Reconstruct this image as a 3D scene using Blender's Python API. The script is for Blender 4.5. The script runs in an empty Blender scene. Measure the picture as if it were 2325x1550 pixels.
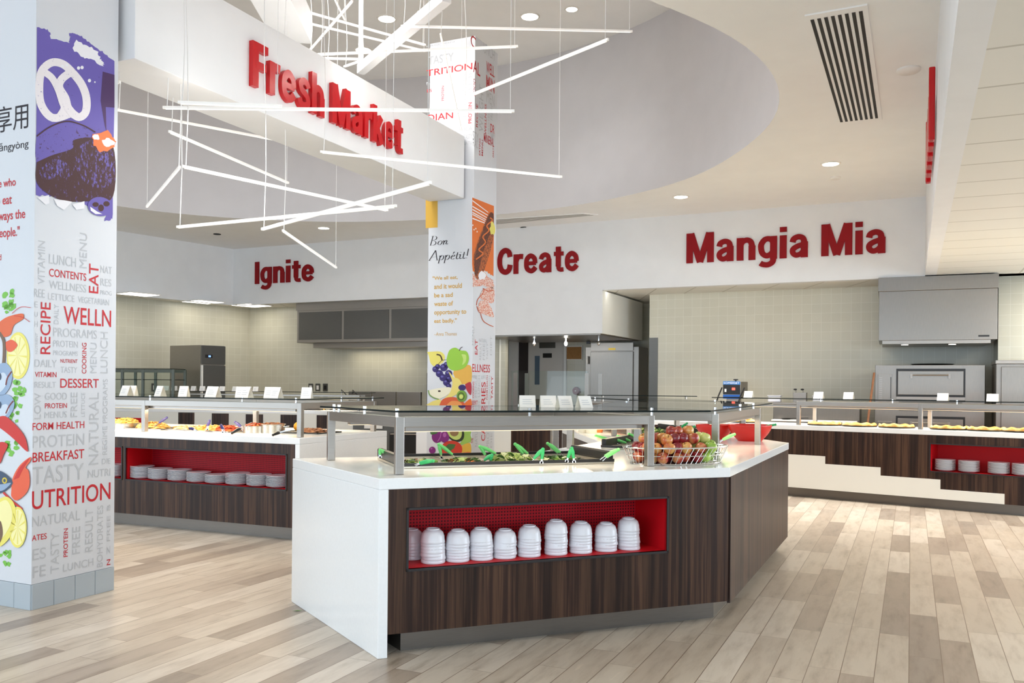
import bpy, bmesh, math, random
from mathutils import Vector, Matrix
import numpy as np
random.seed(7)
SC = bpy.context.scene
COL = SC.collection
PI = math.pi
# ------------------------------------------------------------------ camera, world, light, exposure
F_PX, CX, CY, ROLL, EYE = 1980.0, 1162.5, 875.0, math.radians(.49), 1.385
cd = bpy.data.cameras.new('camera'); cam = bpy.data.objects.new('camera', cd); COL.objects.link(cam)
cd.sensor_width = 36; cd.lens = 36 * F_PX / 2325; cd.shift_y = (CY - 775) / 2325
cd.clip_end = 200
cam.matrix_world = Matrix.Translation((0, 0, EYE)) @ Matrix.Rotation(PI / 2, 4, 'X') @ Matrix.Rotation(ROLL, 4, 'Z')
SC.camera = cam
w = bpy.data.worlds.new('sky'); SC.world = w; w.use_nodes = True
w.node_tree.nodes['Background'].inputs[0].default_value = (.80, .90, 1, 1)
w.node_tree.nodes['Background'].inputs[1].default_value = .7
SC.view_settings.view_transform = 'Standard'; SC.view_settings.look = 'None'
SC.view_settings.exposure = 0.08; SC.view_settings.gamma = 1; SC.view_settings.use_curve_mapping = False
SC.cycles.use_denoising = True; SC.cycles.use_adaptive_sampling = True; SC.cycles.adaptive_threshold = .03
SC.cycles.max_bounces = 7; SC.cycles.diffuse_bounces = 4; SC.cycles.glossy_bounces = 3; SC.cycles.transparent_max_bounces = 16
SC.cycles.sample_clamp_indirect = 6; SC.cycles.caustics_reflective = False; SC.cycles.caustics_refractive = False

def area(name, loc, sx, sy, power, col, direction, spread=PI):
    l = bpy.data.lights.new(name, 'AREA'); l.shape = 'RECTANGLE'; l.size = sx; l.size_y = sy; l.energy = power; l.color = col; l.spread = spread
    o = bpy.data.objects.new(name, l); COL.objects.link(o); o.location = loc
    o.rotation_euler = Vector(direction).to_track_quat('-Z', 'Y').to_euler(); return o
def spot(name, loc, power, col, size=2.0, blend=.6, rad=.08):
    l = bpy.data.lights.new(name, 'SPOT'); l.energy = power; l.color = col; l.spot_size = size; l.spot_blend = blend; l.shadow_soft_size = rad
    o = bpy.data.objects.new(name, l); COL.objects.link(o); o.location = loc; return o
WARM = (1, .86, .68); NEUT = (1, .97, .94); COOL = (.64, .83, 1)
for x in (-7.5, -4.2, -.9, 2.4, 5.7):                       # area lamps for unseen windows: sky light, plus uplights added to brighten the ceiling
    area('window_daylight', (x, -5.5, 1.9), 2.6, 3.4, 92 if x < 0 else 76, COOL, (.02, 1, .1))
    area('added_ceiling_uplight', (x, -5.5, 1.2), 2.6, 1.6, 24, (.90, .95, 1), (.02, 1, 1.1))
for y in (1.0, 5.2, 9.4):
    area('window_daylight', (12.5, y, 1.7), 2.2, 2.4, 125, COOL, (-1, .1, .1))
    area('added_ceiling_uplight', (12.5, y, 1.0), 2.2, 1.4, 142, (.84, .92, 1), (-1, .1, 1.0))
for y in (-2.5, 1.5, 5.5):
    area('window_daylight', (-10.6, y, 1.8), 2.6, 3.0, 85, COOL, (1, .15, .1))
    area('added_ceiling_uplight', (-10.6, y, 1.0), 2.6, 1.6, 25, (.95, .96, 1), (1, .2, 1.1))
for x, y in ((-1.2, 1.5), (1.5, 3.2), (-4.5, 2.2), (-5.6, 6.2)):  # extra spots without fixtures, added above the view for more light
    spot('ceiling_spot', (x, y, 4.17), 60, NEUT, 2.2)

# ------------------------------------------------------------------ pixel -> place (surfaces whose height or plane is known)
def ray(x, y):
    a = x - CX; b = CY - y; c, s = math.cos(ROLL), math.sin(ROLL)
    return np.array([(a * c - b * s) / F_PX, 1.0, (a * s + b * c) / F_PX])
EYEV = np.array([0, 0, EYE])
def at(x, y, z):
    r = ray(x, y); return EYEV + (z - EYE) / r[2] * r
def aty(x, y, Y):
    return EYEV + Y * ray(x, y)
class Plane:                       # vertical plane through o, s runs along d, n faces the viewer
    def __init__(s, o, d):
        s.o = np.array([o[0], o[1], 0.0]); d = np.array([d[0], d[1], 0.0]); s.d = d / np.linalg.norm(d)
        s.n = np.array([s.d[1], -s.d[0], 0.0])
    def px(s, x, y):
        r = ray(x, y); t = ((s.o - EYEV) @ s.n) / (r @ s.n); p = EYEV + t * r
        return (p - s.o) @ s.d, p[2]
    def pt(s, u, z, off=0.0):
        return tuple(s.o + s.d * u + s.n * off + np.array([0, 0, z]))
AZ = math.radians(24.6)
UA = np.array([math.sin(AZ), math.cos(AZ)]); UB = np.array([-math.cos(AZ), math.sin(AZ)])
def azd(deg): return np.array([math.sin(math.radians(deg)), math.cos(math.radians(deg))])
def rzof(d): return math.atan2(d[1], d[0])

# ------------------------------------------------------------------ materials
def nm(name):
    m = bpy.data.materials.new(name); m.use_nodes = True; nt = m.node_tree
    return m, nt, nt.nodes['Principled BSDF']
def rgb(*c):                       # 0-255 sRGB -> linear
    return tuple(((v / 255) / 12.92 if v <= 10 else (((v / 255) + .055) / 1.055) ** 2.4) for v in c) + (1,)
def plain(name, c, rough=.5, metal=0.0, spec=None, coat=0):
    m, nt, b = nm(name); b.inputs['Base Color'].default_value = c; b.inputs['Roughness'].default_value = rough; b.inputs['Metallic'].default_value = metal
    if spec is not None: b.inputs['Specular IOR Level'].default_value = spec
    if coat: b.inputs['Coat Weight'].default_value = coat
    return m
def N(nt, t, **k):
    n = nt.nodes.new(t)
    for a, v in k.items(): setattr(n, a, v)
    return n
def math_n(nt, op, a, b=None):
    n = N(nt, 'ShaderNodeMath', operation=op)
    for i, v in enumerate((a, b)):
        if v is None: continue
        if isinstance(v, (int, float)): n.inputs[i].default_value = v
        else: nt.links.new(v, n.inputs[i])
    return n.outputs[0]
def ramp(nt, fac, stops):
    r = N(nt, 'ShaderNodeValToRGB'); e = r.color_ramp.elements
    while len(e) < len(stops): e.new(.5)
    for i, (p, c) in enumerate(stops): e[i].position = p; e[i].color = c
    nt.links.new(fac, r.inputs[0]); return r.outputs[0]
def noise(nt, vec, scale, detail=3, rough=.5):
    n = N(nt, 'ShaderNodeTexNoise'); n.inputs['Scale'].default_value = scale; n.inputs['Detail'].default_value = detail; n.inputs['Roughness'].default_value = rough
    if vec is not None: nt.links.new(vec, n.inputs['Vector'])
    return n.outputs['Fac']
def objco(nt): return N(nt, 'ShaderNodeTexCoord').outputs['Object']
def mapped(nt, sc, loc=(0, 0, 0)):
    mp = N(nt, 'ShaderNodeMapping'); mp.inputs['Scale'].default_value = sc; mp.inputs['Location'].default_value = loc
    nt.links.new(objco(nt), mp.inputs['Vector']); return mp.outputs[0]
def mottled(name, stops, scale=6, sc=(1, 1, 1), rough=.5, metal=0, detail=4, bump=0):
    m, nt, b = nm(name); f = noise(nt, mapped(nt, sc), scale, detail); nt.links.new(ramp(nt, f, stops), b.inputs['Base Color'])
    b.inputs['Roughness'].default_value = rough; b.inputs['Metallic'].default_value = metal
    if bump:
        bp = N(nt, 'ShaderNodeBump'); bp.inputs['Strength'].default_value = bump; bp.inputs['Distance'].default_value = .01
        nt.links.new(f, bp.inputs['Height']); nt.links.new(bp.outputs[0], b.inputs['Normal'])
    return m
def emit(name, c, s):
    m, nt, b = nm(name); b.inputs['Base Color'].default_value = c; b.inputs['Emission Color'].default_value = c; b.inputs['Emission Strength'].default_value = s; return m
def gridmat(name, c1, c2, grout, bw, bh, gs, horiz=False, rough=.3, bump=.25, off=0.0):
    m, nt, b = nm(name); o = objco(nt); sep = N(nt, 'ShaderNodeSeparateXYZ'); nt.links.new(o, sep.inputs[0])
    cb = N(nt, 'ShaderNodeCombineXYZ'); nt.links.new(sep.outputs[0], cb.inputs[0]); nt.links.new(sep.outputs[1 if horiz else 2], cb.inputs[1])
    br = N(nt, 'ShaderNodeTexBrick'); br.offset = off; br.squash = 1; nt.links.new(cb.outputs[0], br.inputs['Vector'])
    for k, v in (('Color1', c1), ('Color2', c2), ('Mortar', grout), ('Scale', 1.0), ('Mortar Size', gs), ('Mortar Smooth', .1), ('Brick Width', bw), ('Row Height', bh), ('Bias', 0.0)): br.inputs[k].default_value = v
    nt.links.new(br.outputs['Color'], b.inputs['Base Color']); b.inputs['Roughness'].default_value = rough
    bp = N(nt, 'ShaderNodeBump'); bp.invert = True; bp.inputs['Strength'].default_value = bump; bp.inputs['Distance'].default_value = .004
    nt.links.new(br.outputs['Fac'], bp.inputs['Height']); nt.links.new(bp.outputs[0], b.inputs['Normal']); return m
def floor_mat():
    m, nt, b = nm('plank_floor'); o = objco(nt); sep = N(nt, 'ShaderNodeSeparateXYZ'); nt.links.new(o, sep.inputs[0])
    W, L = .152, .92
    fx = math_n(nt, 'DIVIDE', sep.outputs[0], W); row = math_n(nt, 'FLOOR', fx); ux = math_n(nt, 'SUBTRACT', fx, row)
    wn = N(nt, 'ShaderNodeTexWhiteNoise', noise_dimensions='1D'); nt.links.new(row, wn.inputs['W'])
    fy = math_n(nt, 'ADD', math_n(nt, 'DIVIDE', sep.outputs[1], L), wn.outputs['Value']); cel = math_n(nt, 'FLOOR', fy); uy = math_n(nt, 'SUBTRACT', fy, cel)
    cb = N(nt, 'ShaderNodeCombineXYZ'); nt.links.new(row, cb.inputs[0]); nt.links.new(cel, cb.inputs[1])
    wn2 = N(nt, 'ShaderNodeTexWhiteNoise', noise_dimensions='2D'); nt.links.new(cb.outputs[0], wn2.inputs['Vector'])
    base = ramp(nt, wn2.outputs['Value'], [(0, rgb(150, 136, 122)), (.18, rgb(166, 151, 135)), (.34, rgb(184, 170, 153)), (.75, rgb(196, 183, 166)), (1, rgb(206, 194, 179))])
    # grain, shifted for each plank
    cb2 = N(nt, 'ShaderNodeCombineXYZ'); nt.links.new(math_n(nt, 'ADD', math_n(nt, 'MULTIPLY', sep.outputs[0], 7.0), math_n(nt, 'MULTIPLY', wn2.outputs['Value'], 37.0)), cb2.inputs[0])
    nt.links.new(math_n(nt, 'MULTIPLY', sep.outputs[1], 1.3), cb2.inputs[1]); nt.links.new(math_n(nt, 'MULTIPLY', row, 3.1), cb2.inputs[2])
    g = noise(nt, cb2.outputs[0], 2.2, 5, .62)
    grain = ramp(nt, g, [(.26, (.55, .52, .48, 1)), (.4, (.84, .82, .8, 1)), (.55, (1, 1, 1, 1)), (.66, (1.0, 1.0, 1.0, 1)), (.76, (1.2, 1.19, 1.18, 1))])
    mx = N(nt, 'ShaderNodeMix', data_type='RGBA', blend_type='MULTIPLY'); mx.inputs[0].default_value = .85
    nt.links.new(base, mx.inputs[6]); nt.links.new(grain, mx.inputs[7])
    ex = math_n(nt, 'MULTIPLY', math_n(nt, 'MINIMUM', ux, math_n(nt, 'SUBTRACT', 1.0, ux)), W)
    ey = math_n(nt, 'MULTIPLY', math_n(nt, 'MINIMUM', uy, math_n(nt, 'SUBTRACT', 1.0, uy)), L)
    gx = math_n(nt, 'LESS_THAN', ex, .0019); gy = math_n(nt, 'LESS_THAN', ey, .0012); gr = math_n(nt, 'MAXIMUM', gx, gy)
    mg = N(nt, 'ShaderNodeMix', data_type='RGBA'); nt.links.new(gr, mg.inputs[0]); nt.links.new(mx.outputs[2], mg.inputs[6]); mg.inputs[7].default_value = rgb(120, 100, 82)
    nt.links.new(mg.outputs[2], b.inputs['Base Color']); b.inputs['Roughness'].default_value = .3; b.inputs['Specular IOR Level'].default_value = .42
    return m
def wood_mat():
    m, nt, b = nm('dark_zebrano_laminate')
    f1 = noise(nt, mapped(nt, (1, 1, .018)), 26, 4, .7); f2 = noise(nt, mapped(nt, (1, 1, .01), (3, 7, 1)), 9, 2, .5)
    c1 = ramp(nt, f1, [(.3, rgb(28, 16, 13)), (.47, rgb(48, 30, 23)), (.58, rgb(78, 55, 41)), (.72, rgb(42, 26, 20))])
    c2 = ramp(nt, f2, [(.35, (.62, .6, .58, 1)), (.6, (1.12, 1.1, 1.08, 1))])
    mx = N(nt, 'ShaderNodeMix', data_type='RGBA', blend_type='MULTIPLY'); mx.inputs[0].default_value = 1; nt.links.new(c1, mx.inputs[6]); nt.links.new(c2, mx.inputs[7])
    nt.links.new(mx.outputs[2], b.inputs['Base Color']); b.inputs['Roughness'].default_value = .4; b.inputs['Specular IOR Level'].default_value = .28
    return m
def steel(name, c, rough, sc=(1, 1, 40), amt=.12):
    m, nt, b = nm(name); f = noise(nt, mapped(nt, sc), 9, 3); b.inputs['Metallic'].default_value = 1
    nt.links.new(ramp(nt, f, [(.3, tuple(v * .9 for v in c[:3]) + (1,)), (.7, c)]), b.inputs['Base Color'])
    r = N(nt, 'ShaderNodeMapRange'); nt.links.new(f, r.inputs[0]); r.inputs[3].default_value = rough - amt / 2; r.inputs[4].default_value = rough + amt / 2
    nt.links.new(r.outputs[0], b.inputs['Roughness']); return m
def glass_mat(name, tint, rmin=.03):
    m, nt, b = nm(name); nt.nodes.remove(b); out = nt.nodes['Material Output']
    tr = N(nt, 'ShaderNodeBsdfTransparent'); tr.inputs[0].default_value = tint; gl = N(nt, 'ShaderNodeBsdfGlossy'); gl.inputs['Roughness'].default_value = .015
    lw = N(nt, 'ShaderNodeFresnel'); lw.inputs[0].default_value = 1.45; mx = N(nt, 'ShaderNodeMixShader')
    ge = N(nt, 'ShaderNodeNewGeometry'); fac = math_n(nt, 'MULTIPLY', lw.outputs[0], math_n(nt, 'SUBTRACT', 1.0, ge.outputs['Backfacing']))
    nt.links.new(fac, mx.inputs[0]); nt.links.new(tr.outputs[0], mx.inputs[1]); nt.links.new(gl.outputs[0], mx.inputs[2]); nt.links.new(mx.outputs[0], out.inputs[0]); return m

M = {}
M['floor'] = floor_mat(); M['wood'] = wood_mat()
M['white_paint'] = mottled('white_wall_paint', [(.3, rgb(236, 236, 237)), (.7, rgb(240, 240, 241))], 3, rough=.75)
M['ceiling_paint'] = mottled('ceiling_paint', [(.3, rgb(244, 243, 241)), (.7, rgb(247, 246, 244))], 3, rough=.85)
M['drum_paint'] = mottled('drum_grey_paint', [(.3, rgb(212, 209, 211)), (.7, rgb(216, 213, 215))], 3, rough=.8)
M['cream_panel'] = plain('cream_panel_and_warm_lit_side', rgb(232, 230, 222), .45)
M['quartz'] = mottled('white_quartz', [(.3, rgb(239, 240, 240)), (.7, rgb(242, 243, 243))], 60, rough=.12)
M['tile_wall'] = gridmat('cream_wall_tile', rgb(206, 202, 184), rgb(202, 198, 180), rgb(222, 219, 206), .155, .155, .0022, rough=.28, bump=.2)
M['tile_base'] = plain('grey_base_tile', rgb(176, 185, 192), .3)
M['act'] = gridmat('acoustic_ceiling_tile', rgb(236, 233, 225), rgb(233, 230, 222), rgb(200, 195, 184), .61, 1.22, .012, horiz=True, rough=.9, bump=.3)
M['steel'] = steel('brushed_stainless', (.36, .33, .30, 1), .36, (1, 1, 30))
M['steel_h'] = steel('brushed_stainless_sheet', (.27, .245, .22, 1), .32, (30, 30, 1), .05)
M['steel_dark'] = steel('dark_stainless_panel', (.16, .155, .145, 1), .42, (1, 1, 30))
M['steel_kick'] = steel('stainless_toe_kick', (.19, .17, .15, 1), .4, (1, 1, 40))
M['chrome'] = plain('chrome', (.85, .85, .85, 1), .12, 1)
M['glass'] = glass_mat('clear_green_glass', (.93, .97, .95, 1))
M['glass_edge'] = plain('dark_green_glass_edge', rgb(14, 24, 23), .5, 0, .15)
M['red_paint'] = plain('red_niche_paint', rgb(200, 16, 28), .5, 0, .25)
M['red_perf'] = None
M['red_sign'] = plain('glossy_red_letter', rgb(196, 12, 22), .22)
M['red_sign_dark'] = plain('deep_red_letter', rgb(140, 6, 16), .5, 0, .2)
M['china'] = plain('white_china', rgb(226, 226, 231), .2, coat=.2)
M['black'] = plain('black_plastic', rgb(22, 20, 20), .35)
M['black_frame'] = plain('black_frame', rgb(30, 26, 26), .5)
M['pan_inner'] = steel('food_pan_steel', (.55, .50, .42, 1), .3)
M['green'] = plain('green_grip_silicone', rgb(118, 214, 118), .4)
M['green_dark'] = plain('dark_green_grip_silicone', rgb(40, 165, 95), .4)
M['purple_grip'] = plain('navy_grip', rgb(55, 50, 110), .4)
M['red_bowl'] = plain('red_melamine', rgb(215, 40, 32), .3)
M['card'] = plain('white_card', rgb(238, 234, 228), .6)
M['grey_word'] = plain('grey_print', rgb(190, 192, 196), .6)
M['red_word'] = plain('red_print', rgb(196, 30, 42), .55)
M['wrap'] = plain('white_vinyl_wrap', rgb(214, 216, 221), .5)
M['lamp'] = emit('lamp_glow', (1, .95, .86, 1), 14)
M['panel_lamp'] = emit('panel_lamp_glow', (1, .96, .88, 1), 5)
M['strip_lamp'] = emit('warm_strip_glow', (1, .80, .55, 1), .6)
M['led'] = emit('led_bar_glow', (1, .97, .92, 1), .6)
M['led_dim'] = emit('led_bar_dim', (1, .97, .92, 1), .1)
M['cable'] = plain('white_cable', rgb(235, 233, 230), .5)
M['slot_dark'] = plain('diffuser_slot', rgb(28, 28, 26), .7)
def perf_mat():
    m, nt, b = nm('red_perforated_sheet'); o = objco(nt); sep = N(nt, 'ShaderNodeSeparateXYZ'); nt.links.new(o, sep.inputs[0])
    fx = math_n(nt, 'PINGPONG', sep.outputs[0], .009); fz = math_n(nt, 'PINGPONG', sep.outputs[2], .009)
    hx = math_n(nt, 'GREATER_THAN', fx, .0042); hz = math_n(nt, 'GREATER_THAN', fz, .0042); h = math_n(nt, 'MULTIPLY', hx, hz)
    mx = N(nt, 'ShaderNodeMix', data_type='RGBA'); nt.links.new(h, mx.inputs[0]); mx.inputs[6].default_value = rgb(186, 20, 34); mx.inputs[7].default_value = rgb(84, 10, 22)
    nt.links.new(mx.outputs[2], b.inputs['Base Color']); b.inputs['Roughness'].default_value = .5; b.inputs['Specular IOR Level'].default_value = .2; return m
M['red_perf'] = perf_mat()

# ------------------------------------------------------------------ mesh helpers
ORIG = {}
class MB:
    def __init__(s): s.v = []; s.f = []; s.mi = []; s.cur = 0
    def add(s, vs, fs):
        n = len(s.v); s.v += [tuple(map(float, p)) for p in vs]
        for f in fs: s.f.append([n + i for i in f]); s.mi.append(s.cur)
        return s
    def box(s, x0, x1, y0, y1, z0, z1):
        v = [(x, y, z) for z in (z0, z1) for x, y in ((x0, y0), (x1, y0), (x1, y1), (x0, y1))]
        return s.add(v, [(3, 2, 1, 0), (4, 5, 6, 7), (0, 1, 5, 4), (1, 2, 6, 5), (2, 3, 7, 6), (3, 0, 4, 7)])
    def prism(s, poly, z0, z1, side_mat=None):
        n = len(poly)
        ar = sum(poly[i][0] * poly[(i + 1) % n][1] - poly[(i + 1) % n][0] * poly[i][1] for i in range(n))
        if ar < 0: poly = poly[::-1]
        s.add([(p[0], p[1], z0) for p in poly] + [(p[0], p[1], z1) for p in poly], [tuple(range(n - 1, -1, -1)), tuple(range(n, 2 * n))])
        k = len(s.v) - 2 * n
        for i in range(n):
            j = (i + 1) % n; s.f.append([k + i, k + j, k + n + j, k + n + i]); s.mi.append(s.cur if side_mat is None else side_mat)
        return s
    def bar(s, a, b, wd, ht):
        a = Vector(a); b = Vector(b); d = (b - a).normalized(); up = Vector((0, 0, 1)) if abs(d.z) < .95 else Vector((0, 1, 0))
        r = d.cross(up).normalized() * wd / 2; u = r.cross(d).normalized() * ht / 2
        v = [p + q for p in (a, b) for q in (-r - u, r - u, r + u, -r + u)]
        return s.add(v, [(3, 2, 1, 0), (4, 5, 6, 7), (0, 1, 5, 4), (1, 2, 6, 5), (2, 3, 7, 6), (3, 0, 4, 7)])
    def tube(s, pts, r, n=8, closed=False):
        P = [Vector(p) for p in pts]; R = r if isinstance(r, (list, tuple)) else [r] * len(P); rings = []; m = len(P); ref = None
        for i, p in enumerate(P):
            if closed: t = (P[(i + 1) % m] - P[i - 1]).normalized()
            else: t = (P[min(i + 1, m - 1)] - P[max(i - 1, 0)]).normalized()
            if ref is None: ref = t.orthogonal().normalized()
            a = (ref - t * ref.dot(t)); a = a.normalized() if a.length > 1e-6 else t.orthogonal().normalized(); ref = a; b = t.cross(a)
            rings.append([p + (a * math.cos(2 * PI * k / n) + b * math.sin(2 * PI * k / n)) * R[i] for k in range(n)])
        base = len(s.v); s.add([q for rg in rings for q in rg], [])
        for i in range(m if closed else m - 1):
            j = (i + 1) % m
            for k in range(n):
                l = (k + 1) % n; s.f.append([base + i * n + k, base + i * n + l, base + j * n + l, base + j * n + k]); s.mi.append(s.cur)
        if not closed:
            s.f.append([base + k for k in range(n - 1, -1, -1)]); s.mi.append(s.cur); s.f.append([base + (m - 1) * n + k for k in range(n)]); s.mi.append(s.cur)
        return s
    def lathe(s, prof, n=24, c=(0, 0, 0), sx=1, sy=1):
        base = len(s.v); m = len(prof)
        s.add([(c[0] + r * math.cos(2 * PI * k / n) * sx, c[1] + r * math.sin(2 * PI * k / n) * sy, c[2] + z) for r, z in prof for k in range(n)], [])
        for i in range(m - 1):
            for k in range(n):
                l = (k + 1) % n; s.f.append([base + i * n + k, base + i * n + l, base + (i + 1) * n + l, base + (i + 1) * n + k]); s.mi.append(s.cur)
        return s
    def ball(s, c, rx, ry, rz, n=16, m=10):
        return s.lathe([(math.sin(PI * i / m) * 1 + 1e-5, -math.cos(PI * i / m) * rz) for i in range(m + 1)], n, c, rx, ry)
    def rot(s, mat): s.v = [tuple(mat @ Vector(p)) for p in s.v]; return s
    def build(s, name, mats, parent=None, smooth=False, bevel=0, world=True, weld=False):
        me = bpy.data.meshes.new(name); V = s.v
        if parent is not None and world:
            pk = parent
            while pk.name not in ORIG: pk = pk.parent
            o, rz = ORIG[pk.name]; c, sn = math.cos(-rz), math.sin(-rz)
            V = [((x - o[0]) * c - (y - o[1]) * sn, (x - o[0]) * sn + (y - o[1]) * c, z - o[2]) for x, y, z in V]
        me.from_pydata(V, [], s.f)
        mats = mats if isinstance(mats, (list, tuple)) else [mats]
        for q in mats: me.materials.append(q)
        me.polygons.foreach_set('material_index', s.mi)
        if smooth: me.polygons.foreach_set('use_smooth', [True] * len(me.polygons))
        if weld:
            bm = bmesh.new(); bm.from_mesh(me); bmesh.ops.remove_doubles(bm, verts=bm.verts, dist=1e-4); bm.to_mesh(me); bm.free()
        me.update(); me.validate()
        o = bpy.data.objects.new(name, me); COL.objects.link(o)
        if parent is not None: o.parent = parent
        if bevel:
            b = o.modifiers.new('edge', 'BEVEL'); b.width = bevel; b.segments = 2; b.limit_method = 'ANGLE'
        if smooth:
            try: me.set_sharp_from_angle(angle=math.radians(40))
            except Exception: pass
        return o
def thing(name, label, cat, loc=(0, 0, 0), rz=0.0, group=None):
    o = bpy.data.objects.new(name, None); o.empty_display_size = .1; COL.objects.link(o); o.location = loc; o.rotation_euler = (0, 0, rz)
    ORIG[o.name] = (tuple(loc), rz); tag(o, label, cat, group); return o
def tag(o, label, cat, group=None, kind=None):
    if label: o['label'] = label
    if cat: o['category'] = cat
    if group: o['group'] = group
    if kind: o['kind'] = kind
    return o
def struct(o, label=None, cat=None):
    o['kind'] = 'structure'
    if label: o['label'] = label
    if cat: o['category'] = cat
    return o
def kids(o): return [c for c in COL.objects if c.parent is o]
CH = {}
def dup(o, loc, rz=0, label=None, group=None, rot=None):
    r = o.copy(); COL.objects.link(r); r.location = loc; r.rotation_euler = rot if rot is not None else (0, 0, rz)
    if label: r['label'] = label
    if group: r['group'] = group
    if o.name not in CH: CH[o.name] = [(c, kids(c)) for c in kids(o)]
    for c, g in CH[o.name]:
        d = c.copy(); COL.objects.link(d); d.parent = r
        for q in g: e = q.copy(); COL.objects.link(e); e.parent = d
    return r
def frame(p, d):                                  # origin and turn of a local frame: x along d, y to the back
    return (float(p[0]), float(p[1]), 0.0), rzof(d)
ORD = ['topmost', 'second', 'third', 'fourth', 'fifth', 'sixth', 'seventh', 'eighth', 'ninth', 'tenth', 'eleventh', 'twelfth']
ORDL = ['first'] + ORD[1:]

# ------------------------------------------------------------------ lettering (built-in font, turned into meshes)
TXT = {}
def glyphs(text, offset=0.0, extrude=0.0, shear=0.0):
    k = (text, offset, extrude, shear)
    if k in TXT: return TXT[k]
    cu = bpy.data.curves.new('t', 'FONT'); cu.body = text; cu.size = 1; cu.offset = offset; cu.extrude = extrude; cu.shear = shear; cu.resolution_u = 5
    ob = bpy.data.objects.new('t', cu); COL.objects.link(ob)
    dg = bpy.context.evaluated_depsgraph_get(); me = bpy.data.meshes.new_from_object(ob.evaluated_get(dg))
    V = [tuple(v.co) for v in me.vertices]; Fc = [tuple(p.vertices) for p in me.polygons]
    bpy.data.meshes.remove(me); bpy.data.objects.remove(ob); bpy.data.curves.remove(cu)
    TXT[k] = (V, Fc); return TXT[k]
def word(mb, pl, text, vert, p0, p1, lift=.0015, offset=0.0):
    """flat word filling the rectangle between lower-left pixel p0 and upper-right pixel p1 of plane pl"""
    u0, z0 = pl.px(*p0); u1, z1 = pl.px(*p1)
    if z1 < z0: z0, z1 = z1, z0
    fill(mb, pl, text, vert, u0, z0, u1, z1, lift, offset)
def fill(mb, pl, text, vert, u0, z0, u1, z1, lift=.0015, offset=0.0, shear=0.0):
    V, Fc = glyphs(text, offset, 0, shear)
    if not V: return
    if vert: V = [(-y, x, z) for x, y, z in V]
    xs = [v[0] for v in V]; ys = [v[1] for v in V]; x0, x1, y0, y1 = min(xs), max(xs), min(ys), max(ys)
    mb.add([pl.pt(u0 + (v[0] - x0) / (x1 - x0) * (u1 - u0), z0 + (v[1] - y0) / (y1 - y0) * (z1 - z0), lift) for v in V], Fc)
# heavy grotesque letters for the station names: stroke skeletons (cap height 1), thickened and extruded
GL = {'I': (.2, [(.2, [(.1, 0), (.1, 1)])]), 'i': (.2, [(.2, [(.1, 0), (.1, .74)]), (.2, [(.1, .85), (.1, 1.01)])]),
 'n': (.55, [(.2, [(.1, 0), (.1, .74)]), (.17, [(.1, .46), (.17, .61), (.3, .66), (.41, .6), (.45, .45)]), (.2, [(.45, .47), (.45, 0)])]),
 'h': (.55, [(.2, [(.1, 0), (.1, 1)]), (.17, [(.1, .46), (.17, .61), (.3, .66), (.41, .6), (.45, .45)]), (.2, [(.45, .47), (.45, 0)])]),
 'g': (.55, [(.17, [(.44, .55), (.34, .655), (.2, .64), (.1, .5), (.09, .36), (.13, .2), (.24, .11), (.36, .15), (.44, .25)]), (.2, [(.45, .74), (.45, .0)]), (.17, [(.45, .04), (.42, -.1), (.3, -.18), (.16, -.17), (.07, -.12)])]),
 't': (.4, [(.2, [(.2, .93), (.2, .2)]), (.16, [(.2, .26), (.22, .12), (.3, .075), (.41, .08)]), (.15, [(.02, .67), (.41, .67)])]),
 'e': (.56, [(.14, [(.1, .37), (.5, .37)]), (.18, [(.47, .36), (.44, .55), (.28, .655), (.13, .55), (.095, .37), (.13, .18), (.28, .085), (.4, .12), (.49, .22)])]),
 'C': (.64, [(.2, [(.55, .66), (.51, .83), (.36, .915), (.2, .84), (.115, .66), (.1, .5), (.115, .34), (.2, .16), (.36, .085), (.51, .17), (.56, .36)])]),
 'r': (.38, [(.2, [(.1, 0), (.1, .74)]), (.19, [(.1, .44), (.16, .6), (.27, .65), (.4, .645)])]),
 'a': (.54, [(.2, [(.42, .0), (.42, .5)]), (.17, [(.09, .5), (.13, .61), (.26, .665), (.38, .61), (.42, .46)]), (.16, [(.42, .42), (.24, .37), (.11, .28), (.1, .16), (.19, .08), (.32, .12), (.42, .24)])]),
 'M': (.84, [(.2, [(.1, 0), (.1, 1)]), (.19, [(.14, .99), (.42, .02)]), (.19, [(.42, .02), (.7, .99)]), (.2, [(.74, 0), (.74, 1)])]),
 'F': (.52, [(.21, [(.1, 0), (.1, 1)]), (.18, [(.1, .91), (.54, .91)]), (.17, [(.1, .5), (.48, .5)])]),
 's': (.5, [(.17, [(.43, .53), (.37, .63), (.24, .66), (.12, .58), (.15, .45), (.28, .38), (.4, .29), (.41, .15), (.28, .08), (.14, .1), (.07, .22)])]),
 'k': (.52, [(.2, [(.1, 0), (.1, 1)]), (.18, [(.44, .74), (.14, .28)]), (.19, [(.22, .44), (.46, 0)])]), ' ': (.2, [])}
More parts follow.
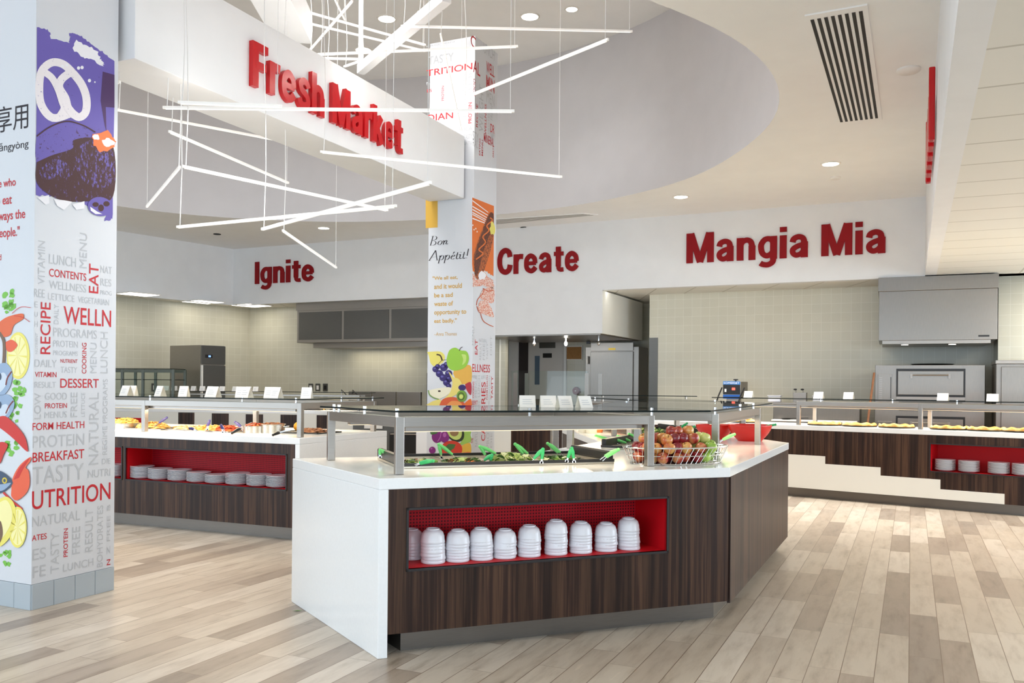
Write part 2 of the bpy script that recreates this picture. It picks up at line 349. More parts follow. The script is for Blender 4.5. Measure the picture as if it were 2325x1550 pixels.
def sign(name, label, text, pl, xl, xr, yb, yt, mat, thick=.05):
    """solid letters standing on plane pl: baseline and cap height from pixels, stretched between columns xl and xr"""
    u0, zb = pl.px(xl, yb); _, zt = pl.px(xl, yt); u1, _ = pl.px(xr, yb); gap = .075
    tot = sum(GL[c][0] + gap for c in text) - gap; kx = (u1 - u0) / tot; kz = zt - zb; mb = MB(); x = 0; n_ = 0
    for c in text:
        for wd, st in GL[c][1]:
            pts = smooth(st, 6) if len(st) > 2 else st; q = stroke(pts, wd); m = len(pts); L, R = q[:m], q[m:][::-1]; n_ += 1
            F = lambda p, o: pl.pt(u0 + (x + p[0]) * kx, zb + p[1] * kz, o); fr = thick + n_ % 5 * .0006; base = len(mb.v)
            mb.v += [F(p, o) for o in (.002, fr) for side in (L, R) for p in side]
            def fc(*f): mb.f.append([base + i for i in f]); mb.mi.append(0)
            for i in range(m - 1):
                fc(2 * m + i, 2 * m + i + 1, 3 * m + i + 1, 3 * m + i); fc(i, m + i, m + i + 1, i + 1); fc(i, i + 1, 2 * m + i + 1, 2 * m + i); fc(m + i, 3 * m + i, 3 * m + i + 1, m + i + 1)
            fc(0, 2 * m, 3 * m, m); fc(m - 1, 2 * m - 1, 4 * m - 1, 3 * m - 1)
        x += GL[c][0] + gap
    t = thing(name, label, 'sign', pl.pt((u0 + u1) / 2, zb, 0)); o = mb.build('lettering', mat, t)
    bm = bmesh.new(); bm.from_mesh(o.data); bmesh.ops.recalc_face_normals(bm, faces=bm.faces); bm.to_mesh(o.data); bm.free(); return t
def blob(pl, cx, cy, rx, ry, n=20, rot=0, jit=0):
    out = []
    for i in range(n):
        a = 2 * PI * i / n; k = 1 + random.uniform(-jit, jit); x = rx * k * math.cos(a); y = ry * k * math.sin(a)
        out.append((cx + x * math.cos(rot) - y * math.sin(rot), cy + x * math.sin(rot) + y * math.cos(rot)))
    return out
def art(parent, name, pl, polys, cv, default_lift=.0015):
    """flat printed shapes: polys = [(material, lift step, pixel points)], one mesh"""
    mb = MB(); mats = []
    for mt, k, pts in polys:
        if mt not in mats: mats.append(mt)
        mb.cur = mats.index(mt)
        q = [pl.px(*cv(*p)) for p in pts]
        ar = sum(q[i][0] * q[(i + 1) % len(q)][1] - q[(i + 1) % len(q)][0] * q[i][1] for i in range(len(q)))
        if ar < 0: q = q[::-1]
        mb.add([pl.pt(u, z, default_lift + k * .0006) for u, z in q], [tuple(range(len(q)))])
    return mb.build(name, mats, parent)

def stroke(pts, w_):
    L, R = [], []
    for i, p in enumerate(pts):
        a = pts[max(i - 1, 0)]; b = pts[min(i + 1, len(pts) - 1)]; dx, dy = b[0] - a[0], b[1] - a[1]; l = math.hypot(dx, dy) or 1; h = (w_[i] if isinstance(w_, (list, tuple)) else w_) / 2
        L.append((p[0] - dy / l * h, p[1] + dx / l * h)); R.append((p[0] + dy / l * h, p[1] - dx / l * h))
    return L + R[::-1]
def smooth(pts, k=6):
    out = []
    for i in range(len(pts) - 1):
        p0 = pts[max(i - 1, 0)]; p1 = pts[i]; p2 = pts[i + 1]; p3 = pts[min(i + 2, len(pts) - 1)]
        for j in range(k):
            f = j / k; out.append(tuple(.5 * (2 * p1[q] + (p2[q] - p0[q]) * f + (2 * p0[q] - 5 * p1[q] + 4 * p2[q] - p3[q]) * f * f + (3 * p1[q] - p0[q] - 3 * p2[q] + p3[q]) * f ** 3) for q in (0, 1)))
    return out + [pts[-1]]
# ================================================================== SETTING
Z1, ZC, ZD = 3.05, 4.21, 6.67       # soffit bottom / low ceilings, main ceiling, raised ceiling
def on(p, d, s): return (p[0] + d[0] * s, p[1] + d[1] * s)
def oriented(name, p, d, build_fn, mats, **k):
    mb = MB(); build_fn(mb); o = mb.build(name, mats, None, world=False, **k); o.location = (p[0], p[1], 0); o.rotation_euler = (0, 0, rzof(d)); return o
def wall(name, p, q, z0, z1, mat, th=.12):
    d = np.array(q, float) - np.array(p, float); L = float(np.hypot(*d))
    return struct(oriented(name, p, d, lambda mb: mb.box(0, L, 0, th, z0, z1), mat))
fl = oriented('floor', (0, 0), (UA[1], -UA[0]), lambda mb: mb.box(-26, 26, -12, 34, -.1, 0), M['floor']); struct(fl)

# main ceiling with its rounded opening, drum and raised ceiling
RC = (-2.2, 9.9)
rimpts = [(.95, 6.41), (1.46, 6.74), (1.84, 7.13), (2.2, 7.62), (2.64, 8.65), (2.75, 9.6), (2.68, 10.4), (2.36, 11.85), (1.5, 13.1), (.93, 13.66), (-.31, 14.42), (-1.64, 14.95), (-3.2, 15.2), (-4.32, 15.05), (-5.6, 14.6), (-6.45, 13.95), (-7.1, 12.6), (-7.45, 11), (-7.4, 9), (-6.8, 7.2), (-5.7, 5.7), (-4.2, 4.75), (-2.5, 4.5), (-.8, 5.05), (.2, 5.8)]
pa = sorted((math.atan2(y - RC[1], x - RC[0]), math.hypot(x - RC[0], y - RC[1])) for x, y in rimpts)
AA = np.array([p[0] for p in pa]); RR = np.array([p[1] for p in pa]); NR = 120
th = np.linspace(-PI, PI, NR, endpoint=False)
rr = np.interp(th, np.concatenate([AA - 2 * PI, AA, AA + 2 * PI]), np.tile(RR, 3))
for _ in range(6): rr = (np.roll(rr, 1) + 2 * rr + np.roll(rr, -1)) / 4
rim = [(RC[0] + r * math.cos(t), RC[1] + r * math.sin(t)) for r, t in zip(rr, th)]
mb = MB(); n = NR
out = [(RC[0] + 20 * math.cos(t), RC[1] + 20 * math.sin(t)) for t in th]
for z, flip in ((ZC, 0), (ZC + .12, 1)):
    mb.add([(x, y, z) for x, y in rim] + [(x, y, z) for x, y in out], [((i, (i + 1) % n, n + (i + 1) % n, n + i) if not flip else (n + i, n + (i + 1) % n, (i + 1) % n, i)) for i in range(n)])
struct(mb.build('ceiling', M['ceiling_paint']))
mb = MB(); rim2 = [(RC[0] + (r + .1) * math.cos(t), RC[1] + (r + .1) * math.sin(t)) for r, t in zip(rr, th)]
mb.add([(x, y, ZC) for x, y in rim] + [(x, y, ZD) for x, y in rim], [(i, n + i, n + (i + 1) % n, (i + 1) % n) for i in range(n)])
struct(mb.build('wall_drum', M['drum_paint'], smooth=True))
mb = MB(); mb.prism([(RC[0] + (r + .1) * math.cos(t), RC[1] + (r + .1) * math.sin(t)) for r, t in zip(rr, th)], ZD, ZD + .1); struct(mb.build('ceiling_raised', M['ceiling_paint']))

# long soffit that carries the station names, returns and the kitchen walls behind
SR, SL = np.array([6.04, 12.78]), np.array([-5.9, 18.4]); SD = (SR - SL) / np.linalg.norm(SR - SL)
P_SOF = Plane(SL, SD)
wall('wall_soffit', SL, SR, Z1 - .02, ZC, M['white_paint'], .14)
SLE = SL + np.array([-.575, -.818]) * 8
wall('wall_soffit_left', SLE, SL, Z1 - .02, ZC, M['white_paint'], .14)
BH0 = SR; BH1 = SR - UA * 16
struct(oriented('wall_bulkhead_right', BH1, UA, lambda mb: mb.box(0, 16.1, -.15, 0, Z1, ZC), M['white_paint']))
# tiled kitchen walls
W1L, W1R = np.array([2.48, 15.79]), np.array([7.5, 13.45]); W1D = (W1R - W1L) / np.linalg.norm(W1R - W1L); P_W1 = Plane(W1L, W1D)
wall('wall_back_pizza', W1L, W1R, 0, Z1 + .1, M['tile_wall'])
W2L = np.array([7.14, 12.82]); W2R = W2L + W1D * 6; P_W2 = Plane(W2L, W1D)
wall('wall_back_right', W2L, W2R, 0, Z1 + .1, M['tile_wall'])
wall('wall_return_right', W2L + UA * 1.1, W2L + UA * .005, 0, Z1 + .1, M['tile_wall'])
TL = np.array([-5.84, 19.4]); TD = np.array([-.607, -.795]); TLE = TL + TD * 10; P_TL = Plane(TLE, -TD)
wall('wall_tile_left', TLE, TL, 0, Z1 + .1, M['tile_wall'])
BR = TL + np.array([.906, -.423]) * 6.3; P_TB = Plane(TL, (.906, -.423))
wall('wall_tile_back', TL, BR, 0, Z1 + .1, M['tile_wall'])
# recess behind the middle station
CB = np.array([-.5, 19.0]); CBE = CB + np.array([.906, -.423]) * 4.6; P_CB = Plane(CB, (.906, -.423))
wall('wall_back_middle', CB, CBE, 0, Z1 + .1, M['tile_wall'])
wall('wall_side_middle', W1L + UA * 2.4, W1L + UA * .05, 0, Z1 + .1, M['tile_wall'])
wall('wall_stub', BR + np.array([0, .05]), CB + np.array([.1, .05]), 0, Z1 + .1, M['tile_wall'])
# low ceilings
mb = MB(); mb.prism([tuple(SL + SD * .0 + np.array([.3, .12])), tuple(SR + np.array([.1, .12])), tuple(W2R + UA * .05 + np.array([0, .0])), tuple(W2R + UA * 2), (8, 22), (-12, 24), tuple(TLE + np.array([-1.5, 0])), tuple(SLE + np.array([-.12, .1])), tuple(SL + np.array([-.12, .12]))], Z1, Z1 + .1)
o = mb.build('ceiling_kitchen', M['act']); struct(o)
def actp(mb):
    mb.box(0, 18.5, -8, -.15, Z1, Z1 + .1)
o = oriented('ceiling_right', BH1, UA, actp, M['act']); struct(o)
struct(oriented('wall_left_unseen', (-11, -6), (0, 1), lambda mb: mb.box(0, 22, 0, .1, 0, ZC), M['white_paint']))  # unseen wall added to close off light from the left

# columns: painted shaft with vinyl wrap, tile base; beam between them
C0 = np.array([-2.898, 5.277]); CC = np.array([-.46, 10.1]); CS = .6
P_LR = Plane(C0, UA); P_LL = Plane(C0 + UB * CS, -UB); P_CL = Plane(CC + UB * CS, -UB); P_CR = Plane(CC, UA)
def column(name, c, z0, z1, label):
    q = [c, c + UA * CS, c + UA * CS + UB * CS, c + UB * CS]
    mb = MB(); mb.prism([tuple(p) for p in q], z0, z1); o = mb.build(name, M['wrap']); struct(o, label); ORIG[o.name] = ((0, 0, 0), 0); return o
colL = column('column', C0, .155, ZC, 'white square column wrapped in printed words, nearest the camera on the left')
colC = column('column', CC, 0, 5.43, 'white square column with fruit print standing behind the salad bar')
def basetiles(c):
    for k, (a, d) in enumerate(((c + UB * CS, -UB), (c, UA))):
        mb = MB(); nn = 4
        for i in range(nn):
            p = Plane(a, d); u0, u1 = i * CS / nn + .0015, (i + 1) * CS / nn - .0015
            vs = [p.pt(u, z, o) for o in (-.02, .006) for u, z in ((u0, 0), (u1, 0), (u1, .153), (u0, .153))]
            mb.add(vs, [(0, 1, 2, 3), (7, 6, 5, 4), (0, 4, 5, 1), (1, 5, 6, 2), (2, 6, 7, 3), (3, 7, 4, 0)])
        o = mb.build('tile_base', M['tile_base'], colL, bevel=.002)
mb = MB(); q = [C0, C0 + UA * CS, C0 + UA * CS + UB * CS, C0 + UB * CS]
q = [C0 + (UA + UB) * .012, C0 + UA * (CS - .012) + UB * .012, C0 + (UA + UB) * (CS - .012), C0 + UB * (CS - .012) + UA * .012]
mb.prism([tuple(p) for p in q], 0, .155); mb.build('base_core', M['tile_base'], colL)
basetiles(C0)
BE = np.array([-.575, 10.12]); BL_ = 4.72; P_BM = Plane(BE - UA * BL_, UA)
q = [BE - UA * BL_, BE, BE + UB * .46, BE - UA * BL_ + UB * .46]
mb = MB(); mb.prism([tuple(p) for p in q], 3.55, 4.27); struct(mb.build('beam', M['white_paint'], bevel=.004), 'white fascia beam between the two columns carrying red letters')
for (a, b, wd, ht) in (((-2.22, 8.75, 4.95), (-2.12, 6.3, 4.95), .36, .3), ((-1.72, 9.75, 4.9), (-.62, 7.9, 4.9), .09, .1)):
    mb = MB(); mb.bar(a, b, wd, ht)
    for p in (a, b): mb.bar((p[0], p[1], p[2] + ht / 2), (p[0], p[1], ZD), .05, .05)
    struct(mb.build('trim_1', M['white_paint']))

# ------------------------------------------------------------------ station names
sign('sign_ignite', 'deep red Ignite letters on white soffit above the grill station', 'Ignite', P_SOF, 580, 713, 645, 595, M['red_sign_dark'], .025)
sign('sign_create', 'deep red Create letters on white soffit right of the middle column', 'Create', P_SOF, 1130, 1314, 624, 565, M['red_sign_dark'], .025)
sign('sign_mangia_mia', 'deep red Mangia Mia letters on white soffit above the pizza station', 'Mangia Mia', P_SOF, 1559, 2012, 598, 531, M['red_sign_dark'], .025)
sign('sign_fresh_market', 'glossy red Fresh Market letters on the white beam between two columns', 'Fresh Market', P_BM, 565, 908, 195, 92, M['red_sign'], .04)
# letters seen edge-on on the right bulkhead
P_BH = Plane(SR, -UA)
t = thing('edge_on_sign', 'red sign letters seen edge-on along the right bulkhead', 'sign', P_BH.pt(5.6, 3.5, -.0))
mb = MB()
for u, w_, z0, z1 in ((4.55, .09, 3.42, 4.02), (4.82, .2, 3.42, 3.85), (5.15, .2, 3.42, 3.85), (5.48, .2, 3.42, 3.85), (5.82, .2, 3.42, 3.85), (6.15, .09, 3.42, 4.02)):
    vs = [P_BH.pt(a, z, o) for o in (.012, .06) for a, z in ((u, z0), (u + w_, z0), (u + w_, z1), (u, z1))]
    mb.add(vs, [(0, 1, 2, 3), (7, 6, 5, 4), (0, 4, 5, 1), (1, 5, 6, 2), (2, 6, 7, 3), (3, 7, 4, 0)])
mb.build('lettering', M['red_sign'], t, bevel=.01)

# ------------------------------------------------------------------ ceiling fittings
def downlight(px, z, label, r=.085, power=60, lit=True, col=NEUT):
    p = at(*px, z); t = thing('downlight', label, 'ceiling light', (p[0], p[1], z))
    mb = MB(); mb.lathe([(r + .025, 0), (r + .025, -.008), (r, -.012), (r, .03)], 24, (p[0], p[1], z)); mb.build('trim_ring', M['card'], t, smooth=True)
    mb = MB(); mb.lathe([(1e-4, -.004), (r, -.004)], 24, (p[0], p[1], z)); mb.build('lens', M['lamp'] if lit else M['card'], t)
    if lit and power:
        l = spot('ceiling_spot', (0, 0, -.03), power, col, 1.75, .8); l.parent = t
for px, lab in (((1886, 371), 'lit round downlight in the ceiling right of the oval opening'), ((1546, 446), 'lit round downlight above the Mangia Mia letters'), ((735, 517), 'lit round downlight in the ceiling above the Ignite letters')):
    downlight(px, ZC, lab, .1, 800 if px[0] > 1000 else 420)
for px, lab in (((1203, 37), 'lit round downlight in the raised ceiling, largest in view'), ((878, 42), 'round downlight in the raised ceiling left of the thick white bar'), ((825, 113), 'round downlight in the raised ceiling just above the beam'), ((1298, 20), 'small round downlight in the raised ceiling, farthest right')):
    downlight(px, ZD, lab, .12 if px[0] != 1298 else .08, 35)
for px, lab, r in (((2063, 157), 'flat white smoke detector beside the slotted ceiling vent', .1), ((1897, 402), 'small white ceiling detector behind the lit downlight', .07)):
    p = at(*px, ZC); t = thing('smoke_detector', lab, 'smoke detector', (p[0], p[1], ZC)); mb = MB()
    mb.lathe([(r, 0), (r, -.015), (r * .8, -.03), (1e-4, -.032)], 24, (p[0], p[1], ZC)); mb.build('housing', M['card'], t, smooth=True)
for px, lab in (((493, 531), 'small dark sprinkler cap in the ceiling left of Ignite'), ((1190, 516), 'small dark sprinkler cap near the Create letters')):
    p = at(*px, ZC); o = MB().lathe([(.07, 0), (.07, -.01), (1e-4, -.014)], 16).build('sprinkler_cap', M['slot_dark'], None); o.location = (p[0], p[1], ZC); tag(o, lab, 'sprinkler')
def slot_vent(name, label, c00, c10, c11, c01, n, frame_w):
    """linear slot diffuser in the main ceiling: corners as (x, y)"""
    c00, c10, c11, c01 = (np.array(c, float) for c in (c00, c10, c11, c01)); ctr = (c00 + c11) / 2
    t = thing(name, label, 'vent', (ctr[0], ctr[1], ZC))
    P = lambda u, v: (c00 * (1 - u) + c10 * u) * (1 - v) + (c01 * (1 - u) + c11 * u) * v
    mb = MB(); q = [P(-frame_w, -.03), P(1 + frame_w, -.03), P(1 + frame_w, 1.03), P(-frame_w, 1.03)]; mb.prism([tuple(a) for a in q], ZC - .012, ZC); mb.build('frame', M['ceiling_paint'], t)
    for i in range(n):
        u0 = (i + .18) / n; u1 = (i + .72) / n; mb = MB(); mb.prism([tuple(P(u, v)) for u, v in ((u0, 0), (u1, 0), (u1, 1), (u0, 1))], ZC - .0135, ZC - .0125); mb.build('slot', M['slot_dark'], t)
a = at(1837, 42, ZC)[:2]; b = at(1963, 20, ZC)[:2]; c = at(1997, 265, ZC)[:2]; d = at(1906, 275, ZC)[:2]
slot_vent('slot_vent', 'large ceiling vent with eight dark slots at upper right', a, b, c, d, 8, .06)
a = at(1123, 497, ZC)[:2]; b = at(1123, 508, ZC)[:2]; c = at(1350, 487, ZC)[:2]; d = at(1322, 484, ZC)[:2]
M['vent_grey'] = plain('grey_vent_slot', rgb(150, 148, 142), .7)
sd = M['slot_dark']; M['slot_dark'] = M['vent_grey']; slot_vent('slot_vent', 'thin grey linear vent in the ceiling above the Create letters', a, b, c, d, 4, .02); M['slot_dark'] = sd
# troffers in the kitchen ceiling
for k, (px, lab) in enumerate((((310, 667), 'lit ceiling panel nearest the left column above the kitchen'), ((461, 684), 'small lit ceiling panel above the tall refrigerator'), ((571, 692), 'lit ceiling panel in the kitchen corner below Ignite'))):
    p = at(*px, Z1); t = thing('ceiling_panel_light', lab, 'ceiling light', (p[0], p[1], Z1), rzof(-TD))
    mb = MB(); mb.box(-.32, .32, -.32, .32, -.015, 0); mb.build('frame', M['card'], t, world=False)
    mb = MB(); mb.box(-.29, .29, -.29, .29, -.018, -.015); mb.build('diffuser', M['panel_lamp'], t, world=False)
    l = area('panel_lamp', (0, 0, -.03), .55, .55, 2.8, (1, .93, .78), (0, 0, -1)); l.parent = t
for (x, y) in ((8.5, 11.2), (6.5, 8.0), (9.5, 7.0)):  # unseen panels added off to the right for more light
    t = thing('ceiling_panel_light', 'added lit ceiling panel out of view on the right side', 'ceiling light', (x, y, Z1), rzof(-UB), 'added ceiling panels out of view')
    mb = MB(); mb.box(-.58, .58, -.28, .28, -.018, 0); mb.build('diffuser', M['panel_lamp'], t, world=False)
    l = area('panel_lamp', (0, 0, -.03), 1.1, .5, 108, (1, .96, .90), (0, 0, -1)); l.parent = t

nbs = np.array([-SD[1], SD[0]]); m_ = (SL + SD * 6.3 + SR) / 2 + nbs * .19; Lw = float(np.linalg.norm(SR - SL)) - 6.3  # unseen strip added to brighten the tiled wall and enclosure side
t = thing('added_wall_wash', 'added unseen strip behind the soffit, brightening the pizza station wall', 'ceiling light', (m_[0], m_[1], 3.05), rzof(SD))
mb = MB(); mb.box(-Lw / 2, Lw / 2, -.025, .025, -.004, 0); mb.build('diffuser', M['panel_lamp'], t, world=False)
l = area('added_wash', (0, 0, -.008), Lw * .98, .05, 11, (1, .97, .91), (0, .55, -1)); l.parent = t
t = thing('ceiling_panel_light', 'added round luminous panel in the raised ceiling, unseen above the view', 'ceiling light', (-2.7, 8.1, ZD))
mb = MB(); mb.lathe([(1.3, 0), (1.3, -.03), (1.25, -.035), (1e-4, -.035)], 40, (-2.7, 8.1, ZD)); mb.build('diffuser', M['panel_lamp'], t)  # unseen glowing disc added to brighten the drum and raised ceiling
l = area('panel_lamp', (0, 0, -.06), 2.2, 2.2, 85, (.97, .97, 1), (0, 0, -1)); l.data.shape = 'DISK'; l.parent = t
# ------------------------------------------------------------------ suspended light bars
bars = [(623, 6, 966, 102, 8.6), (655, 42, 968, 116, 9.2), (722, 123, 1176, 105, 8.0), (738, 132, 823, 134, 8.9), (781, 151, 819, 138, 9.3), (704, 113, 800, 2, 9.0), (761, 0, 783, 45, 9.2), (910, 59, 1436, 71, 8.4), (949, 28, 1010, 2, 9.3),
        (1051, 223, 1381, 89, 7.6), (1000, 77, 1047, 294, 8.2), (370, 244, 1168, 252, 6.2), (404, 232, 640, 241, 5.9), (727, 344, 1276, 401, 7.2), (262, 248, 627, 317, 7.6), (384, 298, 655, 415, 6.6), (413, 377, 880, 477, 6.0), (408, 379, 333, 469, 6.3), (402, 515, 900, 467, 6.6), (595, 520, 978, 414, 6.4), (642, 523, 764, 607, 7.4), (262, 187, 273, 186, 6.1)]
zb = ['highest', 'upper', 'middle', 'lower', 'lowest']
desc = ['long, sloping from the top edge to the column', 'bar sloping just under the topmost long bar', 'nearly level bar passing behind the top of the beam', 'short bar just behind the beam top edge', 'shortest tilted bar just behind the beam top edge', 'steep bar rising left to right behind the beam', 'short steep bar crossing another at the top edge', 'long level one high on the right under the downlight', 'short bar end at the top edge above the column',
        'bar rising right in front of the grey drum wall', 'steep bar crossing the top of the middle column', 'long level one crossing the Fresh Market letters', 'level bar close beside the longer one crossing the beam', 'long bar falling right below the Fresh Market letters', 'bar falling right from the left column below the beam', 'bar falling right beneath the left half of the beam', 'long bar falling right across the grey wall left', 'short bar falling left beneath the beam', 'lowest nearly level bar above the Ignite letters', 'bar rising right toward the middle column below the beam', 'short bar falling right above the Ignite letters', 'short bar end touching the left column edge']
for (x1, y1, x2, y2, D), ds in zip(bars, desc):
    p = aty(x1, y1, D); h1, h2 = CY + .00855 * (x1 - CX) - y1, CY + .00855 * (x2 - CX) - y2
    D2 = max(D - 1.7, min(D + 1.7, D * h1 / h2)); q = aty(x2, y2, D2)
    ctr = (p + q) / 2; t = thing('light_bar', 'slim white light bar, ' + ds, 'light bar', tuple(ctr), 0, 'suspended light bars')
    mb = MB(); mb.bar(p, q, .016, .018); mb.build('bar', M['led_dim'], t)
    dv = (q - p) / np.linalg.norm(q - p)
    mb = MB(); mb.bar(p + dv * .02 - np.array([0, 0, .011]), q - dv * .02 - np.array([0, 0, .011]), .011, .004); mb.build('diffuser', M['led'], t)
    for k, e in enumerate((p + dv * .03, q - dv * .03)):
        if y1 < 20 and k == 0 and y1 == 0: continue
        inside = math.hypot(e[0] - RC[0], e[1] - RC[1]) < np.interp(math.atan2(e[1] - RC[1], e[0] - RC[0]), th, rr)
        zt = ZD if inside else ZC
        hang = [(e[0], e[1], e[2] + .015), (e[0], e[1], zt)] if k else [(e[0] + .012 * math.sin(j * 1.3), e[1], e[2] + .015 + (zt - e[2] - .015) * j / 10) for j in range(11)]
        if k == 0: hang[0] = (e[0], e[1], e[2] + .012)
        mb = MB(); mb.tube(hang, .0035 if k == 0 else .002, 5); mb.build('cable', M['cable'], t)
    if abs(x2 - x1) > 60:
        if y1 > 200 and abs(x2 - x1) > 300:
            l = area('bar_lamp', (0, 0, .012), float(np.linalg.norm(q - p)) * .9, .01, 2, (1, .96, .9), (0, 0, 1)); l.parent = t; l.rotation_euler = (PI, 0, math.atan2(dv[1], dv[0]))
        l = area('bar_lamp', (0, 0, -.0145), float(np.linalg.norm(q - p)) * .9, .01, 5.5, (1, .96, .9), (0, 0, -1)); l.parent = t
        l.rotation_euler = (0, 0, math.atan2(dv[1], dv[0]))

# ------------------------------------------------------------------ printed words and art on the columns
A_ = lambda a, b: (70 + a / 3.875, 500 + b / 3.875)
B_ = lambda a, b: (60 + a / 3.162, 860 + b / 3.162)
W1 = '''VITAMIN V g 62 560 125 185|LUNCH H g 160 380 398 330|MENU V g 428 415 495 118|CONTENTS H r 160 492 487 468|EAT V r 510 636 595 392|NAT H g 612 460 712 410|WELLNESS H g 160 598 487 568|RES H g 612 572 708 520|PROG H g 610 650 710 625|REE H g 28 672 122 610|LETTUCE H g 152 696 383 662|VEGETARIAN H g 415 722 687 697|E H g 33 765 60 715|U H g 33 848 60 805|H H g 33 935 60 890|RECIPE V r 82 1175 175 725|DAILY V g 202 912 245 740|WELLN H r 287 908 706 795|PROGRAMS H g 197 1020 580 968|PROTEIN H g 197 1110 413 1065|PROGRAMS H g 197 1185 412 1153|COOKING V r 448 1348 490 1078|MENU V g 522 1342 580 1078|LUNCH V g 610 1345 678 983|NUTRIENT V g 38 1175 62 990|DAILY H g 33 1288 227 1228|NUTRIENT H r 260 1252 410 1224|TASTY H g 262 1340 408 1290|VITAMIN H r 35 1378 225 1335|RESULT H g 33 1472 220 1420|DESSERT H r 258 1473 597 1395'''
W2 = '''LOW V g 55 288 105 100|GOOD H g 132 150 290 98|PROTEIN H r 132 212 290 172|MENUS H g 130 282 290 232|FREE V g 318 275 365 95|LETTUCE V g 393 272 420 98|NATURAL V g 447 618 520 98|REGIME_PROGRAMS V g 545 545 583 0|FORM_HEALTH H r 42 370 415 302|PROTEIN H g 42 498 415 390|BREAKFAST H r 42 600 415 502|DIE H g 542 612 602 568|TASTY H g 42 760 412 600|NUTRI H g 440 712 602 640|UTRITION H r 38 940 603 740|NATURAL H g 38 1065 385 940|RESULT V g 420 1245 478 930|BOHYDRATES V g 505 1355 550 905|Z_FREE_B V g 575 1260 602 900|ATES H r 38 1165 145 1105|ES H g 42 1305 140 1205|TASTY V g 172 1400 235 1095|PROTEIN V r 265 1280 298 1070|FREE V g 328 1262 385 1055|LUNCH H g 262 1385 480 1285|FE H g 45 1430 138 1330|N V r 575 1338 602 1292'''
def words_on(parent, pl, sets):
    mbs = {'g': MB(), 'r': MB()}
    for cv, spec in sets:
        for it in spec.split('|'):
            tx, vh, c, a0, b0, a1, b1 = it.split(); word(mbs[c], pl, tx.replace('_', ' '), vh == 'V', cv(float(a0), float(b0)), cv(float(a1), float(b1)), .0015, .006 if c == 'r' else 0)
    for c, mt, lb in (('g', M['grey_word'], 'pale grey printed food words'), ('r', M['red_word'], 'red printed food words')):
        o = mbs[c].build('printed_words', mt, parent); o['label'] = lb
words_on(colL, P_LR, ((A_, W1), (B_, W2)))
C_ = lambda a, b: (940 + a / 4.56, 60 + b / 4.56)       # top of the middle column
D_ = lambda a, b: (940 + a / 5, 740 + b / 5)            # foot of the middle column
WL = '''PROTEIN H g 130 215 420 150|BREAKFAST H r 130 240 415 190|TASTY H g 150 400 410 270|TRITION H r 130 520 605 375|NATURA H g 130 610 380 535|ES H r 135 685 185 645|TASTY V g 205 850 270 640|PROTEIN V r 285 770 312 615|FREE V g 345 780 390 620|LUNCH H g 280 845 470 790|RESULT V g 425 760 470 500|HYDRATES V g 500 940 545 480|FREE_B V g 562 760 600 480|PROTEIN V r 562 1005 600 785|DIAN H r 140 985 405 880|IN_BODY H g 345 1030 500 985|DELICA H g 430 1095 603 1030|TASTY H g 515 1170 604 1110|NATU H g 508 1230 602 1185'''
WR = '''C H r 585 195 640 120|UNCH H g 720 270 832 250|AL H r 612 470 685 390|WELL H r 748 470 832 420|MIN H r 748 640 832 560|FOOD V r 612 710 635 550|RECIPE V r 640 1035 662 810|WEIGHT V g 672 1080 718 620|WELLNESS V r 728 1115 750 810|MEN H g 750 780 832 720|DR H r 790 1090 832 1030|MINERAL H r 722 1190 828 1165|EATING V r 672 1330 688 1165|MENU V r 698 1335 715 1180|ORGANIC V g 755 700 775 480|DAILY H g 790 1160 832 1120|PROTEIN V g 765 1110 780 860|FRESH V g 790 960 815 830|DAILY V r 812 1350 826 1260|STY H g 608 1170 665 1110|RAL H g 608 1235 660 1190'''
WR2 = '''MENU V g 656 215 684 10|EAT V r 690 322 722 155|NATURAL H g 735 180 828 150|RESULT V g 740 385 765 190|FREE V g 778 385 805 200|TASTY V g 820 382 840 195|DIET V g 862 330 885 110|ELLNESS H r 660 520 862 440|PROGRAMS H g 656 590 718 560|LIFE H g 765 600 815 560|COOKING V r 662 815 682 630|MENU V g 690 810 715 590|LUNCH V g 722 805 750 560|SRIES V r 762 955 812 635|FORM_HEALTH V r 820 835 836 560|CONTENTS V g 846 835 864 560|TASTY V r 872 830 896 570|SERT H r 656 895 722 845|NATUR V g 690 1370 722 1150|CA V r 762 1305 808 1150|PROT V g 820 1385 855 1150|DIE V g 866 1380 888 1210|ST H r 645 1330 672 1275|LOW V g 656 950 680 900|FREE V g 725 950 750 850|VITAMIN V g 840 955 858 850'''
words_on(colC, P_CL, ((C_, WL),)); words_on(colC, P_CR, ((C_, WR), (D_, WR2)))
# quotation text
def lines(parent, pl, items, mat, offset, name='printed_text', shear=0):
    mb = MB()
    for tx, p0, p1 in items:
        u0, z0 = pl.px(*p0); u1, z1 = pl.px(*p1); fill(mb, pl, tx, False, u0, z0, u1, z1, .0015, offset, shear)
    return mb.build(name, mat, parent)
G_ = lambda a, b: (940 + a / 4.43, 440 + b / 4.43)
M['gold_text'] = plain('gold_print', rgb(205, 162, 80), .6); M['ink'] = plain('black_print', rgb(30, 22, 32), .6)
lines(colC, P_CL, [('"We all eat,', G_(187, 872), G_(440, 818)), ('and it would', G_(203, 958), G_(482, 895)), ('be a sad', G_(203, 1043), G_(390, 990)), ('waste of', G_(203, 1130), G_(393, 1075)), ('opportunity to', G_(203, 1228), G_(526, 1160)), ('eat badly."', G_(203, 1310), G_(430, 1250))], M['gold_text'], .022)
lines(colC, P_CL, [('–Anna Thomas', G_(203, 1428), G_(430, 1388))], M['gold_text'], 0)
H_ = lambda a, b: (a / 3.69, 200 + b / 3.69)
lines(colL, P_LL, [('享用', H_(-30, 380), H_(238, 115)), ('xiǎngyòng', H_(-62, 560), H_(240, 425))], M['ink'], 0)
